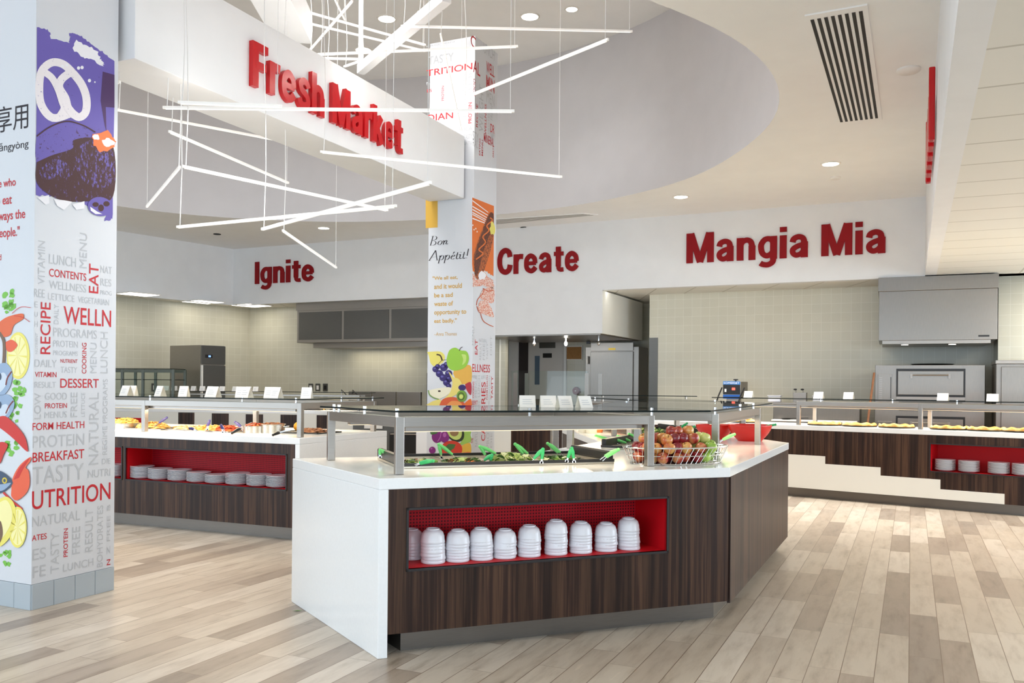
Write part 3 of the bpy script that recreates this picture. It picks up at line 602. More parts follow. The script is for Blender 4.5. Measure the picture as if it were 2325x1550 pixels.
lines(colL, P_LL, [('"People who', H_(-160, 875), H_(133, 745)), ('love to eat', H_(-170, 1000), H_(100, 890)), ('are always the', H_(-150, 1150), H_(212, 1010)), ('best people."', H_(-150, 1290), H_(165, 1155))], M['red_word'], .012)
lines(colL, P_LL, [('–Julia Child', H_(-215, 1475), H_(12, 1390))], M['red_word'], 0)
# pen-drawn italic greeting: a slanted nib swept along each stroke
STR = {'B': [[(.1, 0), (.32, 1)], [(.05, 0), (.4, .02), (.58, .2), (.5, .42), (.25, .52)], [(.16, 1), (.5, 1), (.66, .82), (.55, .6), (.25, .52)]], 'o': [[(.35, .45), (.15, .35), (.08, .12), (.2, 0), (.38, .12), (.45, .35), (.35, .45)]],
       'n': [[(.02, .38), (.12, .44), (.06, 0)], [(.08, .22), (.3, .45), (.36, .36), (.28, .05), (.38, .03), (.44, .1)]], 'A': [[(-.02, 0), (.55, 1), (.68, 0)], [(.2, .35), (.62, .35)], [(-.08, 0), (.12, 0)], [(.56, 0), (.8, 0)]],
       'p': [[(.04, .38), (.14, .44), (-.02, -.32)], [(.1, .25), (.28, .45), (.42, .4), (.4, .15), (.22, 0), (.06, .08)], [(-.1, -.32), (.1, -.32)]], 'é': [[(.08, .22), (.36, .32), (.34, .44), (.16, .36), (.07, .14), (.16, 0), (.36, .08)], [(.24, .56), (.36, .74)]],
       't': [[(.2, .66), (.08, .1), (.14, 0), (.26, .08)], [(.02, .43), (.32, .43)]], 'i': [[(.04, .38), (.13, .44), (.06, .08), (.12, 0), (.22, .08)], [(.16, .62), (.19, .66)]], '!': [[(.24, .95), (.12, .26)], [(.06, .03), (.1, .07)]]}
ADV = {'B': .68, 'o': .5, 'n': .52, 'A': .82, 'p': .5, 'é': .44, 't': .3, 'i': .27, '!': .3}
def pen(mb, pl, text, u0, z0, u1, z1):
    tot = sum(ADV[c] for c in text); x = 0; sx = (u1 - u0) / tot; sz = z1 - z0; nib = (.042, .03)
    for c in text:
        for st in STR[c]:
            pts = []
            for i in range(len(st) - 1):
                for k in range(5):
                    f = k / 5; a, b = st[i], st[i + 1]; pm = st[i - 1] if i else a; pn = st[i + 2] if i + 2 < len(st) else b
                    if len(st) > 3: pts.append(tuple(.5 * ((2 * a[j]) + (b[j] - pm[j]) * f + (2 * pm[j] - 5 * a[j] + 4 * b[j] - pn[j]) * f * f + (3 * a[j] - pm[j] - 3 * b[j] + pn[j]) * f ** 3) for j in (0, 1)))
                    else: pts.append((a[0] + (b[0] - a[0]) * f, a[1] + (b[1] - a[1]) * f))
            pts.append(st[-1])
            for a, b in zip(pts, pts[1:]):
                q = [(a[0] - nib[0], a[1] + nib[1] * .3), (a[0] + nib[0], a[1] - nib[1] * .3), (b[0] + nib[0], b[1] - nib[1] * .3), (b[0] - nib[0], b[1] + nib[1] * .3)]
                ar = sum(q[i][0] * q[(i + 1) % 4][1] - q[(i + 1) % 4][0] * q[i][1] for i in range(4))
                if ar < 0: q = q[::-1]
                mb.add([pl.pt(u0 + (x + p[0]) * sx, z0 + p[1] * sz, .0016) for p in q], [(0, 1, 2, 3)])
        x += ADV[c]
mb = MB()
for tx, p0, p1 in (('Bon', G_(155, 520), G_(350, 428)), ('Appétit!', G_(155, 672), G_(556, 572))):
    u0, z0 = P_CL.px(*p0); u1, z1 = P_CL.px(p1[0], p1[1]); pen(mb, P_CL, tx, u0, z0, u1, z0 + abs(P_CL.px(p0[0], p1[1])[1] - z0))
mb.build('printed_text', M['ink'], colC)

# artwork colours
def hatch(name, c1, c2, t=.5, sc=60, st=(1, 1, 1)):
    m, nt, b = nm(name); f = noise(nt, mapped(nt, st), sc, 4, .75); nt.links.new(ramp(nt, f, [(t - .04, c1), (t + .04, c2)]), b.inputs['Base Color']); b.inputs['Roughness'].default_value = .6; return m
PURP = rgb(104, 90, 172); BRN = rgb(66, 28, 32)
X = dict(purple=hatch('purple_print', rgb(70, 45, 110), PURP, .3, 30), brown=hatch('brown_on_purple_hatching', BRN, PURP, .56, 55, (1, 1, .5)), brown2=hatch('dark_brown_hatching', BRN, PURP, .64, 60, (1, 1, .4)), dots=hatch('purple_crumb_dots', BRN, PURP, .37, 34), cream=hatch('pretzel_cream_print', rgb(120, 104, 170), rgb(238, 230, 232), .34, 70), white=plain('white_print', rgb(238, 236, 240), .6), violet=plain('deep_violet_print', rgb(72, 42, 92), .6), fire=plain('orange_spark_print', rgb(240, 120, 60), .6), brsolid=plain('brown_print', BRN, .6))
E_ = lambda a, b: (70 + a / 3.229, 40 + b / 3.229)
def ring(cx, cy, rx, ry, w_, rot=0, n=28):
    o = blob(None, cx, cy, rx, ry, n, rot); i = blob(None, cx, cy, rx - w_, ry - w_, n, rot); return o + [o[0]] + [i[0]] + i[::-1]
def jag(pts, k, amp):
    out = []
    for i in range(len(pts) - 1):
        for j in range(k):
            f = j / k; out.append((pts[i][0] + (pts[i + 1][0] - pts[i][0]) * f + random.uniform(-amp, amp), pts[i][1] + (pts[i + 1][1] - pts[i][1]) * f + random.uniform(-amp, amp)))
    return out + [pts[-1]]
top = jag([(46, 75), (125, 88), (150, 155), (280, 185), (285, 112), (345, 120), (430, 180), (520, 250), (612, 320)], 7, 7)
pur = top + [(612, 640), (604, 1000), (600, 1300), (600, 1440)] + jag([(596, 1475), (545, 1490), (560, 1440), (420, 1380), (300, 1330), (160, 1310), (36, 1300)], 5, 9) + [(38, 900), (42, 500)]
polys = [(X['purple'], 0, pur),
 (X['white'], 1, jag([(300, 215), (340, 165), (385, 200), (440, 215), (490, 250), (505, 300), (535, 335), (525, 355), (440, 305), (385, 290), (345, 265), (305, 225)], 4, 8)),
 (X['violet'], 1, [(525, 395), (612, 420), (612, 660), (548, 655), (553, 840), (540, 790), (510, 610)]),
 (X['cream'], 2, stroke(smooth([(295, 700), (160, 735), (75, 640), (60, 500), (80, 390), (150, 330), (230, 340), (300, 400), (370, 490), (405, 590), (400, 690), (350, 730), (290, 690)]), 58)),
 (X['cream'], 3, stroke(smooth([(90, 395), (150, 440), (195, 520), (225, 610), (240, 665), (210, 720)]), 50)),
 (X['cream'], 4, stroke(smooth([(290, 400), (225, 450), (205, 510), (250, 590), (270, 660), (320, 720)]), 58)),
 (X['dots'], 2, smooth([(38, 880), (130, 810), (260, 770), (400, 800), (470, 870), (440, 980), (330, 1050), (150, 1060), (40, 1040), (38, 880)])),
 (X['brown2'], 3, smooth([(40, 1060), (150, 1010), (300, 960), (310, 900), (440, 880), (600, 940), (600, 1310), (430, 1345), (250, 1345), (120, 1290), (38, 1200), (40, 1060)])),
 (X['brown'], 4, smooth([(305, 1060), (340, 960), (430, 900), (520, 910), (600, 980), (600, 1200), (480, 1250), (380, 1190), (305, 1060)])),
 (X['brown'], 4, smooth([(60, 1120), (150, 1040), (250, 1060), (300, 1150), (200, 1180), (80, 1180), (60, 1120)])),
 (X['brsolid'], 5, stroke(smooth([(40, 870), (140, 800), (260, 760), (380, 790), (470, 840)]), [6, 10, 14, 10, 4] and 9)),
 (X['fire'], 6, jag(blob(None, 530, 905, 85, 75, 10) + [(615, 905)], 2, 14)), (X['white'], 7, blob(None, 560, 915, 44, 34, 14, 0, .25)), (X['white'], 7, blob(None, 475, 875, 28, 20, 12, .6, .2)),
 (X['white'], 5, [(45, 1320), (130, 1300), (132, 1360), (105, 1372), (70, 1340)]), (X['white'], 5, [(165, 1330), (250, 1340), (300, 1350), (240, 1410), (190, 1380)]), (X['white'], 5, [(300, 1370), (390, 1345), (390, 1400), (330, 1408)]),
 (X['purple'], 6, blob(None, 505, 1385, 92, 70, 22, .15)), (X['brsolid'], 7, blob(None, 470, 1370, 24, 18, 10)), (X['brsolid'], 7, blob(None, 510, 1395, 22, 26, 10)), (X['brsolid'], 7, blob(None, 550, 1365, 24, 20, 10)), (X['white'], 7, [(430, 1385), (480, 1420), (520, 1440), (470, 1440), (435, 1415)]),
] + [(X['white'], 3, blob(None, a, b, r, r * 1.1, 10)) for a, b, r in ((347, 370, 12), (373, 366, 12), (427, 462, 12), (467, 473, 6), (228, 358, 11), (262, 350, 10))]
art(colL, 'printed_bread_picture', P_LR, polys, E_)
F_ = lambda a, b: (a / 2.1, 640 + b / 2.0946)
Y = {k: plain(k + '_print', rgb(*c), .6) for k, c in dict(lemon=(240, 226, 110), lemon_flesh=(250, 240, 170), parsley=(120, 190, 70), lobster=(206, 44, 36), lobster_light=(232, 96, 60), shrimp=(226, 104, 58), fish_blue=(150, 172, 200), fish_dark=(62, 80, 104), fish_pale=(206, 216, 228), mouth=(120, 44, 40), eye=(215, 190, 60), shell=(120, 92, 70), shadow_grey=(186, 198, 210)).items()}
pol = []
for cx, cy, r in ((48, 80, 40), (40, 130, 26), (95, 500, 36), (85, 560, 34), (60, 780, 36), (25, 1310, 32), (70, 640, 24)):
    for q in range(7): pol.append((Y['parsley'], 0, blob(None, cx + random.uniform(-r, r) * .7, cy + random.uniform(-r, r), r * .34, r * .36, 9, random.random(), .35)))
pol += [(Y['lemon'], 1, blob(None, 88, 350, 55, 112, 26)), (Y['lemon_flesh'], 2, blob(None, 86, 350, 46, 98, 26))] + [(Y['lemon'], 3, [(86, 350), (86 + 44 * math.cos(a), 350 + 92 * math.sin(a)), (86 + 44 * math.cos(a + .12), 350 + 92 * math.sin(a + .12))]) for a in np.arange(0, 6.2, .62)]
pol += [(Y['shrimp'], 4, smooth([(0, 190), (40, 165), (108, 150), (112, 176), (70, 205), (52, 250), (20, 262), (0, 250)])), (Y['lobster_light'], 5, smooth([(30, 285), (60, 275), (86, 300), (60, 330), (35, 325), (30, 285)])), (Y['shell'], 5, stroke(smooth([(0, 240), (22, 290), (18, 400), (0, 420)]), 14)),
 (Y['fish_blue'], 6, smooth([(-30, 400), (30, 385), (62, 430), (50, 500), (10, 545), (-30, 540)])), (Y['fish_pale'], 7, smooth([(-30, 460), (20, 430), (40, 470), (10, 520), (-30, 530)])), (Y['mouth'], 8, stroke(smooth([(60, 425), (40, 455), (32, 490)]), 6)), (Y['fish_dark'], 8, blob(None, 2, 450, 10, 18)),
 (Y['fish_blue'], 6, smooth([(-30, 540), (40, 535), (72, 570), (60, 620), (20, 660), (-30, 650)])), (Y['fish_pale'], 7, smooth([(-30, 610), (30, 580), (48, 610), (10, 650), (-30, 650)])), (Y['mouth'], 8, stroke(smooth([(68, 565), (48, 590), (32, 625)]), 6)), (Y['fish_dark'], 8, blob(None, 2, 585, 10, 18)),
 (Y['lobster'], 9, smooth([(0, 640), (35, 640), (90, 690), (125, 740), (138, 800), (126, 800), (80, 755), (40, 720), (0, 690)])), (Y['lobster'], 9, smooth([(-20, 770), (15, 760), (42, 775), (22, 820), (4, 862), (-20, 850)])),
 (Y['lobster_light'], 9, smooth([(58, 1000), (66, 930), (100, 870), (148, 832), (150, 850), (128, 880), (142, 900), (146, 960), (128, 1005), (85, 1038), (60, 1020), (58, 1000)])), (Y['lobster'], 10, smooth([(70, 940), (100, 880), (146, 836), (120, 880), (95, 930)])), (Y['lobster'], 8, stroke([(20, 1000), (60, 1040), (110, 1080)], 10)),
 (Y['fish_dark'], 10, smooth([(-30, 890), (20, 905), (66, 950), (40, 985), (0, 1005), (-30, 1000)])), (Y['fish_blue'], 11, smooth([(-30, 965), (20, 960), (58, 955), (20, 990), (-30, 995)])), (Y['eye'], 12, blob(None, 28, 943, 12, 15)), (Y['fish_dark'], 13, blob(None, 28, 943, 6, 8)),
 (Y['lemon'], 11, smooth([(0, 1030), (40, 1020), (76, 1060), (80, 1140), (50, 1215), (10, 1255), (0, 1250)])), (Y['lemon_flesh'], 12, smooth([(0, 1050), (36, 1036), (62, 1080), (60, 1140), (30, 1200), (0, 1230)])), (Y['lemon'], 9, blob(None, 88, 1165, 44, 98)), (Y['lemon_flesh'], 10, blob(None, 90, 1165, 37, 86))] + [(Y['lemon'], 11, [(90, 1165), (90 + 36 * math.cos(a), 1165 + 80 * math.sin(a)), (90 + 36 * math.cos(a + .14), 1165 + 80 * math.sin(a + .14))]) for a in np.arange(.3, 6.2, .62)]
pol += [(Y['lobster'], 6, stroke(smooth([(60, 150), (100, 120), (150, 122)]), 2.5)), (Y['lobster'], 6, stroke(smooth([(70, 160), (110, 168), (145, 190)]), 2.5)), (Y['shell'], 13, smooth([(-10, 1130), (12, 1140), (20, 1200), (0, 1250), (-10, 1250)]))]
art(colL, 'printed_seafood_picture', P_LL, pol, F_)
Z = {k: plain(k + '_print', rgb(*c), .6) for k, c in dict(yellow=(226, 214, 108), apple=(146, 194, 62), apple_light=(190, 216, 116), grape=(48, 34, 104), grape_light=(92, 84, 160), pear=(222, 172, 74), banana=(232, 214, 120), melon=(238, 232, 206), rind=(116, 150, 84), kiwi=(118, 164, 58), kiwi_core=(214, 220, 120), mango=(212, 92, 48), mango_light=(230, 150, 80), pome=(176, 40, 56), plum=(124, 32, 116), plum_light=(170, 90, 160), leaf=(66, 104, 52), avo_skin=(36, 44, 24), avo=(190, 204, 110), pit=(140, 108, 70), tomato=(198, 56, 36), seed=(60, 40, 30), lettuce=(150, 186, 84), orange=(224, 110, 44), gold=(216, 170, 64)).items()}
pc = [(Z['yellow'], 1, smooth([(148, 295), (200, 290), (300, 290), (350, 340), (330, 410), (240, 455), (190, 420), (170, 340), (148, 295)])), (Z['pear'], 1, smooth([(445, 540), (470, 470), (560, 445), (648, 460), (648, 640), (570, 660), (500, 640), (445, 540)])),
 (Z['apple'], 3, smooth([(370, 380), (400, 280), (465, 245), (530, 275), (600, 290), (625, 370), (590, 460), (510, 500), (430, 500), (380, 450), (370, 380)])), (Z['apple_light'], 4, smooth([(540, 320), (590, 330), (590, 400), (550, 440), (560, 380), (540, 320)])), (Z['seed'], 4, stroke(smooth([(515, 282), (530, 250), (552, 238)]), 7)),
 (Z['seed'], 4, stroke(smooth([(258, 322), (300, 335), (322, 390)]), 16)), (Z['seed'], 3, stroke(smooth([(270, 440), (320, 390), (370, 385)]), 5))]
for a, b, r in ((245, 490, 36), (290, 540, 42), (340, 470, 44), (330, 585, 42), (395, 540, 42), (370, 640, 40), (400, 600, 38), (372, 440, 36), (395, 680, 30), (270, 460, 30)):
    pc += [(Z['grape'], 2, blob(None, a, b, r, r, 14)), (Z['grape_light'], 3, blob(None, a - r * .25, b - r * .3, r * .4, r * .3, 10))]
pc += [(Z['banana'], 6, smooth([(390, 512), (420, 540), (450, 580), (510, 600), (545, 660), (525, 740), (440, 800), (340, 830), (400, 770), (430, 700), (435, 620), (390, 512)])), (Z['melon'], 4, smooth([(165, 730), (280, 705), (410, 695), (420, 750), (350, 800), (280, 825), (200, 790), (165, 730)])), (Z['rind'], 5, stroke(smooth([(165, 728), (180, 780), (230, 815), (285, 832)]), 14)), (Z['seed'], 6, blob(None, 290, 738, 16, 10)),
 (Z['grape'], 7, blob(None, 548, 698, 42, 34)), (Z['pome'], 3, smooth([(580, 660), (648, 640), (648, 780), (600, 730), (580, 660)])), (Z['orange'], 4, smooth([(580, 870), (650, 830), (650, 1000), (560, 900)])), (Z['rind'], 8, blob(None, 545, 795, 60, 68)), (Z['kiwi'], 9, blob(None, 540, 795, 52, 62)), (Z['kiwi_core'], 10, blob(None, 538, 800, 22, 24))]
pc += [(Z['seed'], 11, blob(None, 538 + 34 * math.cos(a), 798 + 40 * math.sin(a), 5, 9, 7, a)) for a in np.arange(0, 6.28, .42)]
pc += [(Z['banana'], 5, smooth([(140, 895), (220, 850), (300, 835), (310, 880), (250, 920), (140, 895)])), (Z['mango'], 8, smooth([(290, 900), (330, 830), (430, 805), (530, 830), (575, 900), (480, 980), (350, 960), (290, 900)])), (Z['mango_light'], 9, smooth([(370, 900), (430, 850), (520, 860), (545, 910), (450, 950), (370, 900)])),
 (Z['grape'], 5, blob(None, 400, 1000, 60, 40)), (Z['banana'], 5, smooth([(420, 960), (520, 940), (560, 1020), (460, 1060), (420, 960)])), (Z['pome'], 4, blob(None, 610, 990, 40, 50)),
 (Z['leaf'], 6, smooth([(183, 1190), (220, 1150), (280, 1165), (265, 1215), (200, 1230), (183, 1190)])), (Z['plum'], 5, blob(None, 265, 1255, 62, 72)), (Z['plum'], 6, blob(None, 350, 1260, 52, 65)), (Z['plum_light'], 7, stroke(smooth([(310, 1200), (300, 1260), (270, 1310)]), 10)), (Z['plum_light'], 7, blob(None, 350, 1235, 20, 26)),
 (Z['avo_skin'], 5, smooth([(345, 1150), (520, 1140), (570, 1210), (555, 1290), (480, 1315), (400, 1270), (345, 1150)])), (Z['avo'], 6, smooth([(355, 1145), (510, 1140), (545, 1200), (530, 1270), (470, 1290), (400, 1245), (355, 1145)])), (Z['pit'], 7, blob(None, 460, 1205, 50, 46)), (Z['lettuce'], 3, jag([(560, 1145), (648, 1140), (648, 1320), (560, 1350), (515, 1330), (560, 1250), (560, 1145)], 4, 10)),
 (Z['tomato'], 6, smooth([(315, 1450), (330, 1340), (420, 1300), (520, 1330), (550, 1410), (500, 1490), (400, 1500), (315, 1450)])), (Z['leaf'], 7, blob(None, 420, 1370, 55, 42, 12, 0, .3)), (Z['gold'], 4, smooth([(530, 1360), (640, 1330), (640, 1480), (560, 1480), (530, 1360)])), (Z['orange'], 5, smooth([(420, 1470), (640, 1430), (640, 1560), (420, 1560)])), (Z['plum'], 6, blob(None, 210, 1408, 38, 40)), (Z['plum_light'], 7, blob(None, 200, 1390, 12, 10))]
art(colC, 'printed_fruit_picture', P_CL, pc, D_)
OR, ORD_, BR2 = rgb(216, 110, 44), rgb(196, 84, 40), rgb(92, 48, 34)
Q = dict(orange=hatch('orange_print_ground', rgb(190, 90, 40), OR, .28, 40), line=plain('rust_line_print', ORD_, .6), bun=hatch('hot_dog_bun_hatching', BR2, rgb(196, 104, 48), .5, 70), sausage=hatch('sausage_hatching', rgb(60, 34, 28), rgb(130, 66, 38), .52, 80), stip=hatch('rust_stipple', rgb(208, 96, 52), rgb(232, 224, 216), .5, 75))
ho = [(Q['orange'], 0, [(585, 36), (803, 122), (800, 600), (798, 830)] + jag([(798, 830), (740, 790), (710, 760), (640, 820), (590, 780)], 5, 10) + [(583, 700), (584, 300)])]
for y0, y1 in ((62, 185), (120, 215), (150, 245), (180, 270), (200, 290), (240, 305)): ho.append((X['white'], 1, [(587, y0), (745, y1 - 2), (745, y1 + 6), (587, y0 + 12)]))
ho += [(Q['bun'], 2, smooth([(600, 690), (600, 620), (640, 480), (700, 320), (750, 200), (790, 190), (800, 240), (798, 420), (770, 560), (720, 720), (670, 860), (640, 860), (610, 820), (600, 690)])), (Q['sausage'], 3, smooth([(605, 640), (650, 480), (710, 320), (760, 200), (795, 205), (790, 300), (740, 460), (690, 600), (640, 800), (612, 800), (605, 640)])),
 (Q['orange'], 4, stroke(smooth([(760, 240), (785, 265), (730, 320), (750, 370), (690, 430), (715, 490), (650, 560), (690, 600), (620, 660)]), 12)), (Z['yellow'], 5, blob(None, 785, 350, 26, 60, 12, 0, .3)), (X['white'], 4, blob(None, 680, 820, 40, 45, 12, .4, .15)),
 (Q['stip'], 3, jag([(590, 800), (640, 870), (700, 780), (760, 850), (797, 870), (797, 960), (720, 930), (650, 920), (590, 935)], 4, 8)), (Q['stip'], 3, smooth([(690, 960), (797, 940), (797, 1090), (720, 1080), (660, 1040), (690, 960)])),
 (Q['stip'], 4, smooth([(640, 1180), (660, 1080), (740, 1090), (795, 1200), (790, 1240), (700, 1210), (640, 1180)])), (Q['line'], 4, stroke(smooth([(665, 1190), (690, 1270), (740, 1310), (796, 1335)]), 7)), (Q['line'], 4, stroke(smooth([(625, 1120), (640, 1060), (690, 1000), (700, 950)]), 7)), (Q['line'], 4, stroke(smooth([(690, 950), (740, 975), (797, 970)]), 8)), (Q['line'], 4, stroke(smooth([(630, 1130), (650, 1185), (665, 1190)]), 8))]
for a, b in ((590, 315), (602, 360), (620, 350), (633, 380)): ho.append((X['white'], 2, blob(None, a, b, 5, 9, 8)))
art(colC, 'printed_hot_dog_picture', P_CR, ho, G_)
art(colC, 'printed_gold_block', P_CL, [(Z['gold'], 0, [(118, 10), (238, 10), (238, 338), (118, 345)])], G_)
# ================================================================== COUNTERS
CT, SL_T = .91, .057
def panel(mb, p, q, z0, z1, th):
    """upright board from p to q, thickness th to the left of the walking direction"""
    p = np.array(p, float); q = np.array(q, float); d = (q - p) / np.linalg.norm(q - p); n_ = np.array([-d[1], d[0]]) * th
    mb.prism([tuple(p), tuple(q), tuple(q + n_), tuple(p + n_)], z0, z1)
def inset(poly, k):
    poly = [np.array(p, float) for p in poly]; n = len(poly); out = []
    ar = sum(poly[i][0] * poly[(i + 1) % n][1] - poly[(i + 1) % n][0] * poly[i][1] for i in range(n)); sg = 1 if ar > 0 else -1
    for i in range(n):
        a, b, c = poly[i - 1], poly[i], poly[(i + 1) % n]; d1 = (b - a) / np.linalg.norm(b - a); d2 = (c - b) / np.linalg.norm(c - b)
        n1 = np.array([-d1[1], d1[0]]) * sg; n2 = np.array([-d2[1], d2[0]]) * sg; m = n1 + n2; m = m / (m @ n1) if abs(m @ n1) > .1 else n1
        out.append(tuple(b + m * k))
    return out
def niche(parent, p, d, s0, s1, z0, z1, dep, holes=True, bright=True):
    """red recess let into a front that starts at p and runs along d (y to the back)"""
    pl = Plane(p, d); e = .006
    B = lambda mb, a0, a1, b0, b1, c0, c1: mb.add([pl.pt(u, z, -y) for z in (c0, c1) for u, y in ((a0, b0), (a1, b0), (a1, b1), (a0, b1))], [(3, 2, 1, 0), (4, 5, 6, 7), (0, 1, 5, 4), (1, 2, 6, 5), (2, 3, 7, 6), (3, 0, 4, 7)])
    mb = MB(); B(mb, s0 - .012, s0, .004, dep + .01, z0, z1); B(mb, s1, s1 + .012, .004, dep + .01, z0, z1); B(mb, s0 - .012, s1 + .012, .004, dep + .01, z1, z1 + .012); B(mb, s0 - .012, s1 + .012, .004, dep + .01, z0 - .012, z0)
    o = mb.build('niche_liner', M['red_paint'], parent); o['label'] = 'bright red recess lining'
    fr = rzof(d); mb = MB(); mb.box(0, s1 - s0, 0, .01, z0, z1); q = MB(); o = None
    me = MB(); me.box(s0, s1, dep, dep + .01, z0, z1); loc = pl.pt(0, 0, 0)
    o = me.build('niche_back', M['red_perf'] if holes else M['red_paint'], None, world=False); o.parent = parent
    po, prz = ORIG[parent.name]; c, s = math.cos(-prz), math.sin(-prz); dx, dy = loc[0] - po[0], loc[1] - po[1]
    o.location = (dx * c - dy * s, dx * s + dy * c, -po[2]); o.rotation_euler = (0, 0, fr - prz); o['label'] = 'red perforated back sheet' if holes else 'plain red back'
    mb = MB(); w_ = .012
    B(mb, s0 - w_, s0, -.003, .006, z0 - w_, z1 + w_); B(mb, s1, s1 + w_, -.003, .006, z0 - w_, z1 + w_); B(mb, s0 - w_, s1 + w_, -.003, .006, z1, z1 + w_); B(mb, s0 - w_, s1 + w_, -.003, .006, z0 - w_, z0)
    mb.build('niche_frame', M['black_frame'], parent); return pl
def holed(mb, p, d, L0, L1, z0, z1, holes, th=.018, y=.004):
    """upright board along d from L0 to L1 with rectangular holes [(s0, s1, z0, z1)]"""
    pl = Plane(p, d); xs = [L0]
    for s0, s1, a, b in sorted(holes):
        R = [(xs[-1], s0, z0, z1), (s0, s1, z0, a), (s0, s1, b, z1)]; xs.append(s1)
        for u0, u1, c0, c1 in R:
            if u1 - u0 > .001: mb.add([pl.pt(u, z, -yy) for z in (c0, c1) for u, yy in ((u0, y), (u1, y), (u1, y + th), (u0, y + th))], [(3, 2, 1, 0), (4, 5, 6, 7), (0, 1, 5, 4), (1, 2, 6, 5), (2, 3, 7, 6), (3, 0, 4, 7)])
    u0, u1 = xs[-1], L1; mb.add([pl.pt(u, z, -yy) for z in (z0, z1) for u, yy in ((u0, y), (u1, y), (u1, y + th), (u0, y + th))], [(3, 2, 1, 0), (4, 5, 6, 7), (0, 1, 5, 4), (1, 2, 6, 5), (2, 3, 7, 6), (3, 0, 4, 7)])

# --- salad bar island in the middle
P1, P2, P3, P4 = np.array([-1.39, 5.54]), np.array([-.665, 4.395]), np.array([1.298, 5.172]), np.array([2.406, 7.565])
P6, P7, PI_, PC = np.array([1.97, 10.05]), np.array([.57, 9.85]), np.array([.76, 7.507]), np.array([.144, 6.16])
FD = (P3 - P2) / np.linalg.norm(P3 - P2); ISL = [P1, P2, P3, P4, P6, P7, PI_, PC]
isl = thing('salad_bar_counter', 'white and dark wood salad bar island with a red bowl niche in front', 'counter', (.6, 6.6, 0))
mb = MB(); mb.prism([tuple(p) for p in ISL], CT - SL_T, CT); mb.build('countertop', M['quartz'], isl, bevel=.004)
mb = MB(); ed = (P2 - P1) / np.linalg.norm(P2 - P1); mb.prism([tuple(P1), tuple(P2), tuple(P2 + FD * .05), tuple(P1 + FD * .05)], 0, CT - SL_T); mb.build('end_panel', M['quartz'], isl, bevel=.004)
mb = MB(); panel(mb, P7, P7 + (PI_ - P7) / np.linalg.norm(PI_ - P7) * .05, 0, CT - SL_T, .0); mb = MB(); d7 = (P6 - P7) / np.linalg.norm(P6 - P7); bk = (PI_ - P7) / np.linalg.norm(PI_ - P7)
mb.prism([tuple(P7), tuple(P6), tuple(P6 + bk * .05), tuple(P7 + bk * .05)], 0, CT - SL_T); mb.build('end_panel', M['quartz'], isl, bevel=.004)
NS0, NS1, NZ0, NZ1 = .155, 1.68, .443, .744
mb = MB(); holed(mb, P2, FD, .05, 2.105, .118, CT - SL_T, [(NS0, NS1, NZ0, NZ1)]); mb.build('front_panel', M['wood'], isl)
P_N = niche(isl, P2, FD, NS0, NS1, NZ0, NZ1, .36)
for a, b in ((P3, P4), (P4, P6), (PI_, PC), (PC, P1), (P7, PI_)):
    mb = MB(); d = (b - a) / np.linalg.norm(b - a); panel(mb, a + d * .03, b - d * .03, .1, CT - SL_T, .018); mb.build('side_panel', M['wood'], isl)
mb = MB(); mb.prism([tuple(p) for p in inset([P1 + FD * .06, P2 + FD * .06] + ISL[2:], .1)], 0, .118); mb.build('toe_kick', M['steel_kick'], isl)

# --- left hot-food island
LC, LD = np.array([-1.85, 7.62]), azd(113.2); LN = np.array([-LD[1], LD[0]]); LL = 4.7; L0 = LC - LD * LL; LDEP = 1.45
P_LI = Plane(L0, LD)
lisl = thing('hot_food_counter', 'white and dark wood hot food island behind the left column', 'counter', (L0[0], L0[1], 0))
q = [L0, LC, LC + LN * LDEP, L0 + LN * LDEP]
mb = MB(); mb.prism([tuple(p) for p in q], CT - SL_T, CT); mb.build('countertop', M['quartz'], lisl, bevel=.004)
mb = MB(); mb.prism([tuple(LC - LD * .05), tuple(LC), tuple(LC + LN * LDEP), tuple(LC - LD * .05 + LN * LDEP)], 0, CT - SL_T); mb.build('end_panel', M['quartz'], lisl, bevel=.004)
s0, z1 = P_LI.px(285.7, 1016); s1, _ = P_LI.px(649, 1036); _, z0 = P_LI.px(285.7, 1087); s2, _ = P_LI.px(275.6, 1050)
LNZ = z0; wn_ = s1 - s0; LS1, LS2 = s1, s2
mb = MB(); holed(mb, L0, LD, 0, LL - .05, .118, CT - SL_T, [(s2 - wn_, s2, z0, z1), (s0, s1, z0, z1)]); mb.build('front_panel', M['wood'], lisl)
niche(lisl, L0, LD, s0, s1, z0, z1, .33); niche(lisl, L0, LD, s2 - wn_, s2, z0, z1, .33)
mb = MB(); panel(mb, LC + LN * LDEP - LD * .06, L0 + LN * LDEP, .118, CT - SL_T, .018); mb.build('back_panel', M['wood'], lisl)
mb = MB(); mb.prism([tuple(L0 + LN * .1), tuple(LC - LD * .06 + LN * .1), tuple(LC - LD * .06 + LN * (LDEP - .1)), tuple(L0 + LN * (LDEP - .1))], 0, .118); mb.build('toe_kick', M['steel_kick'], lisl)

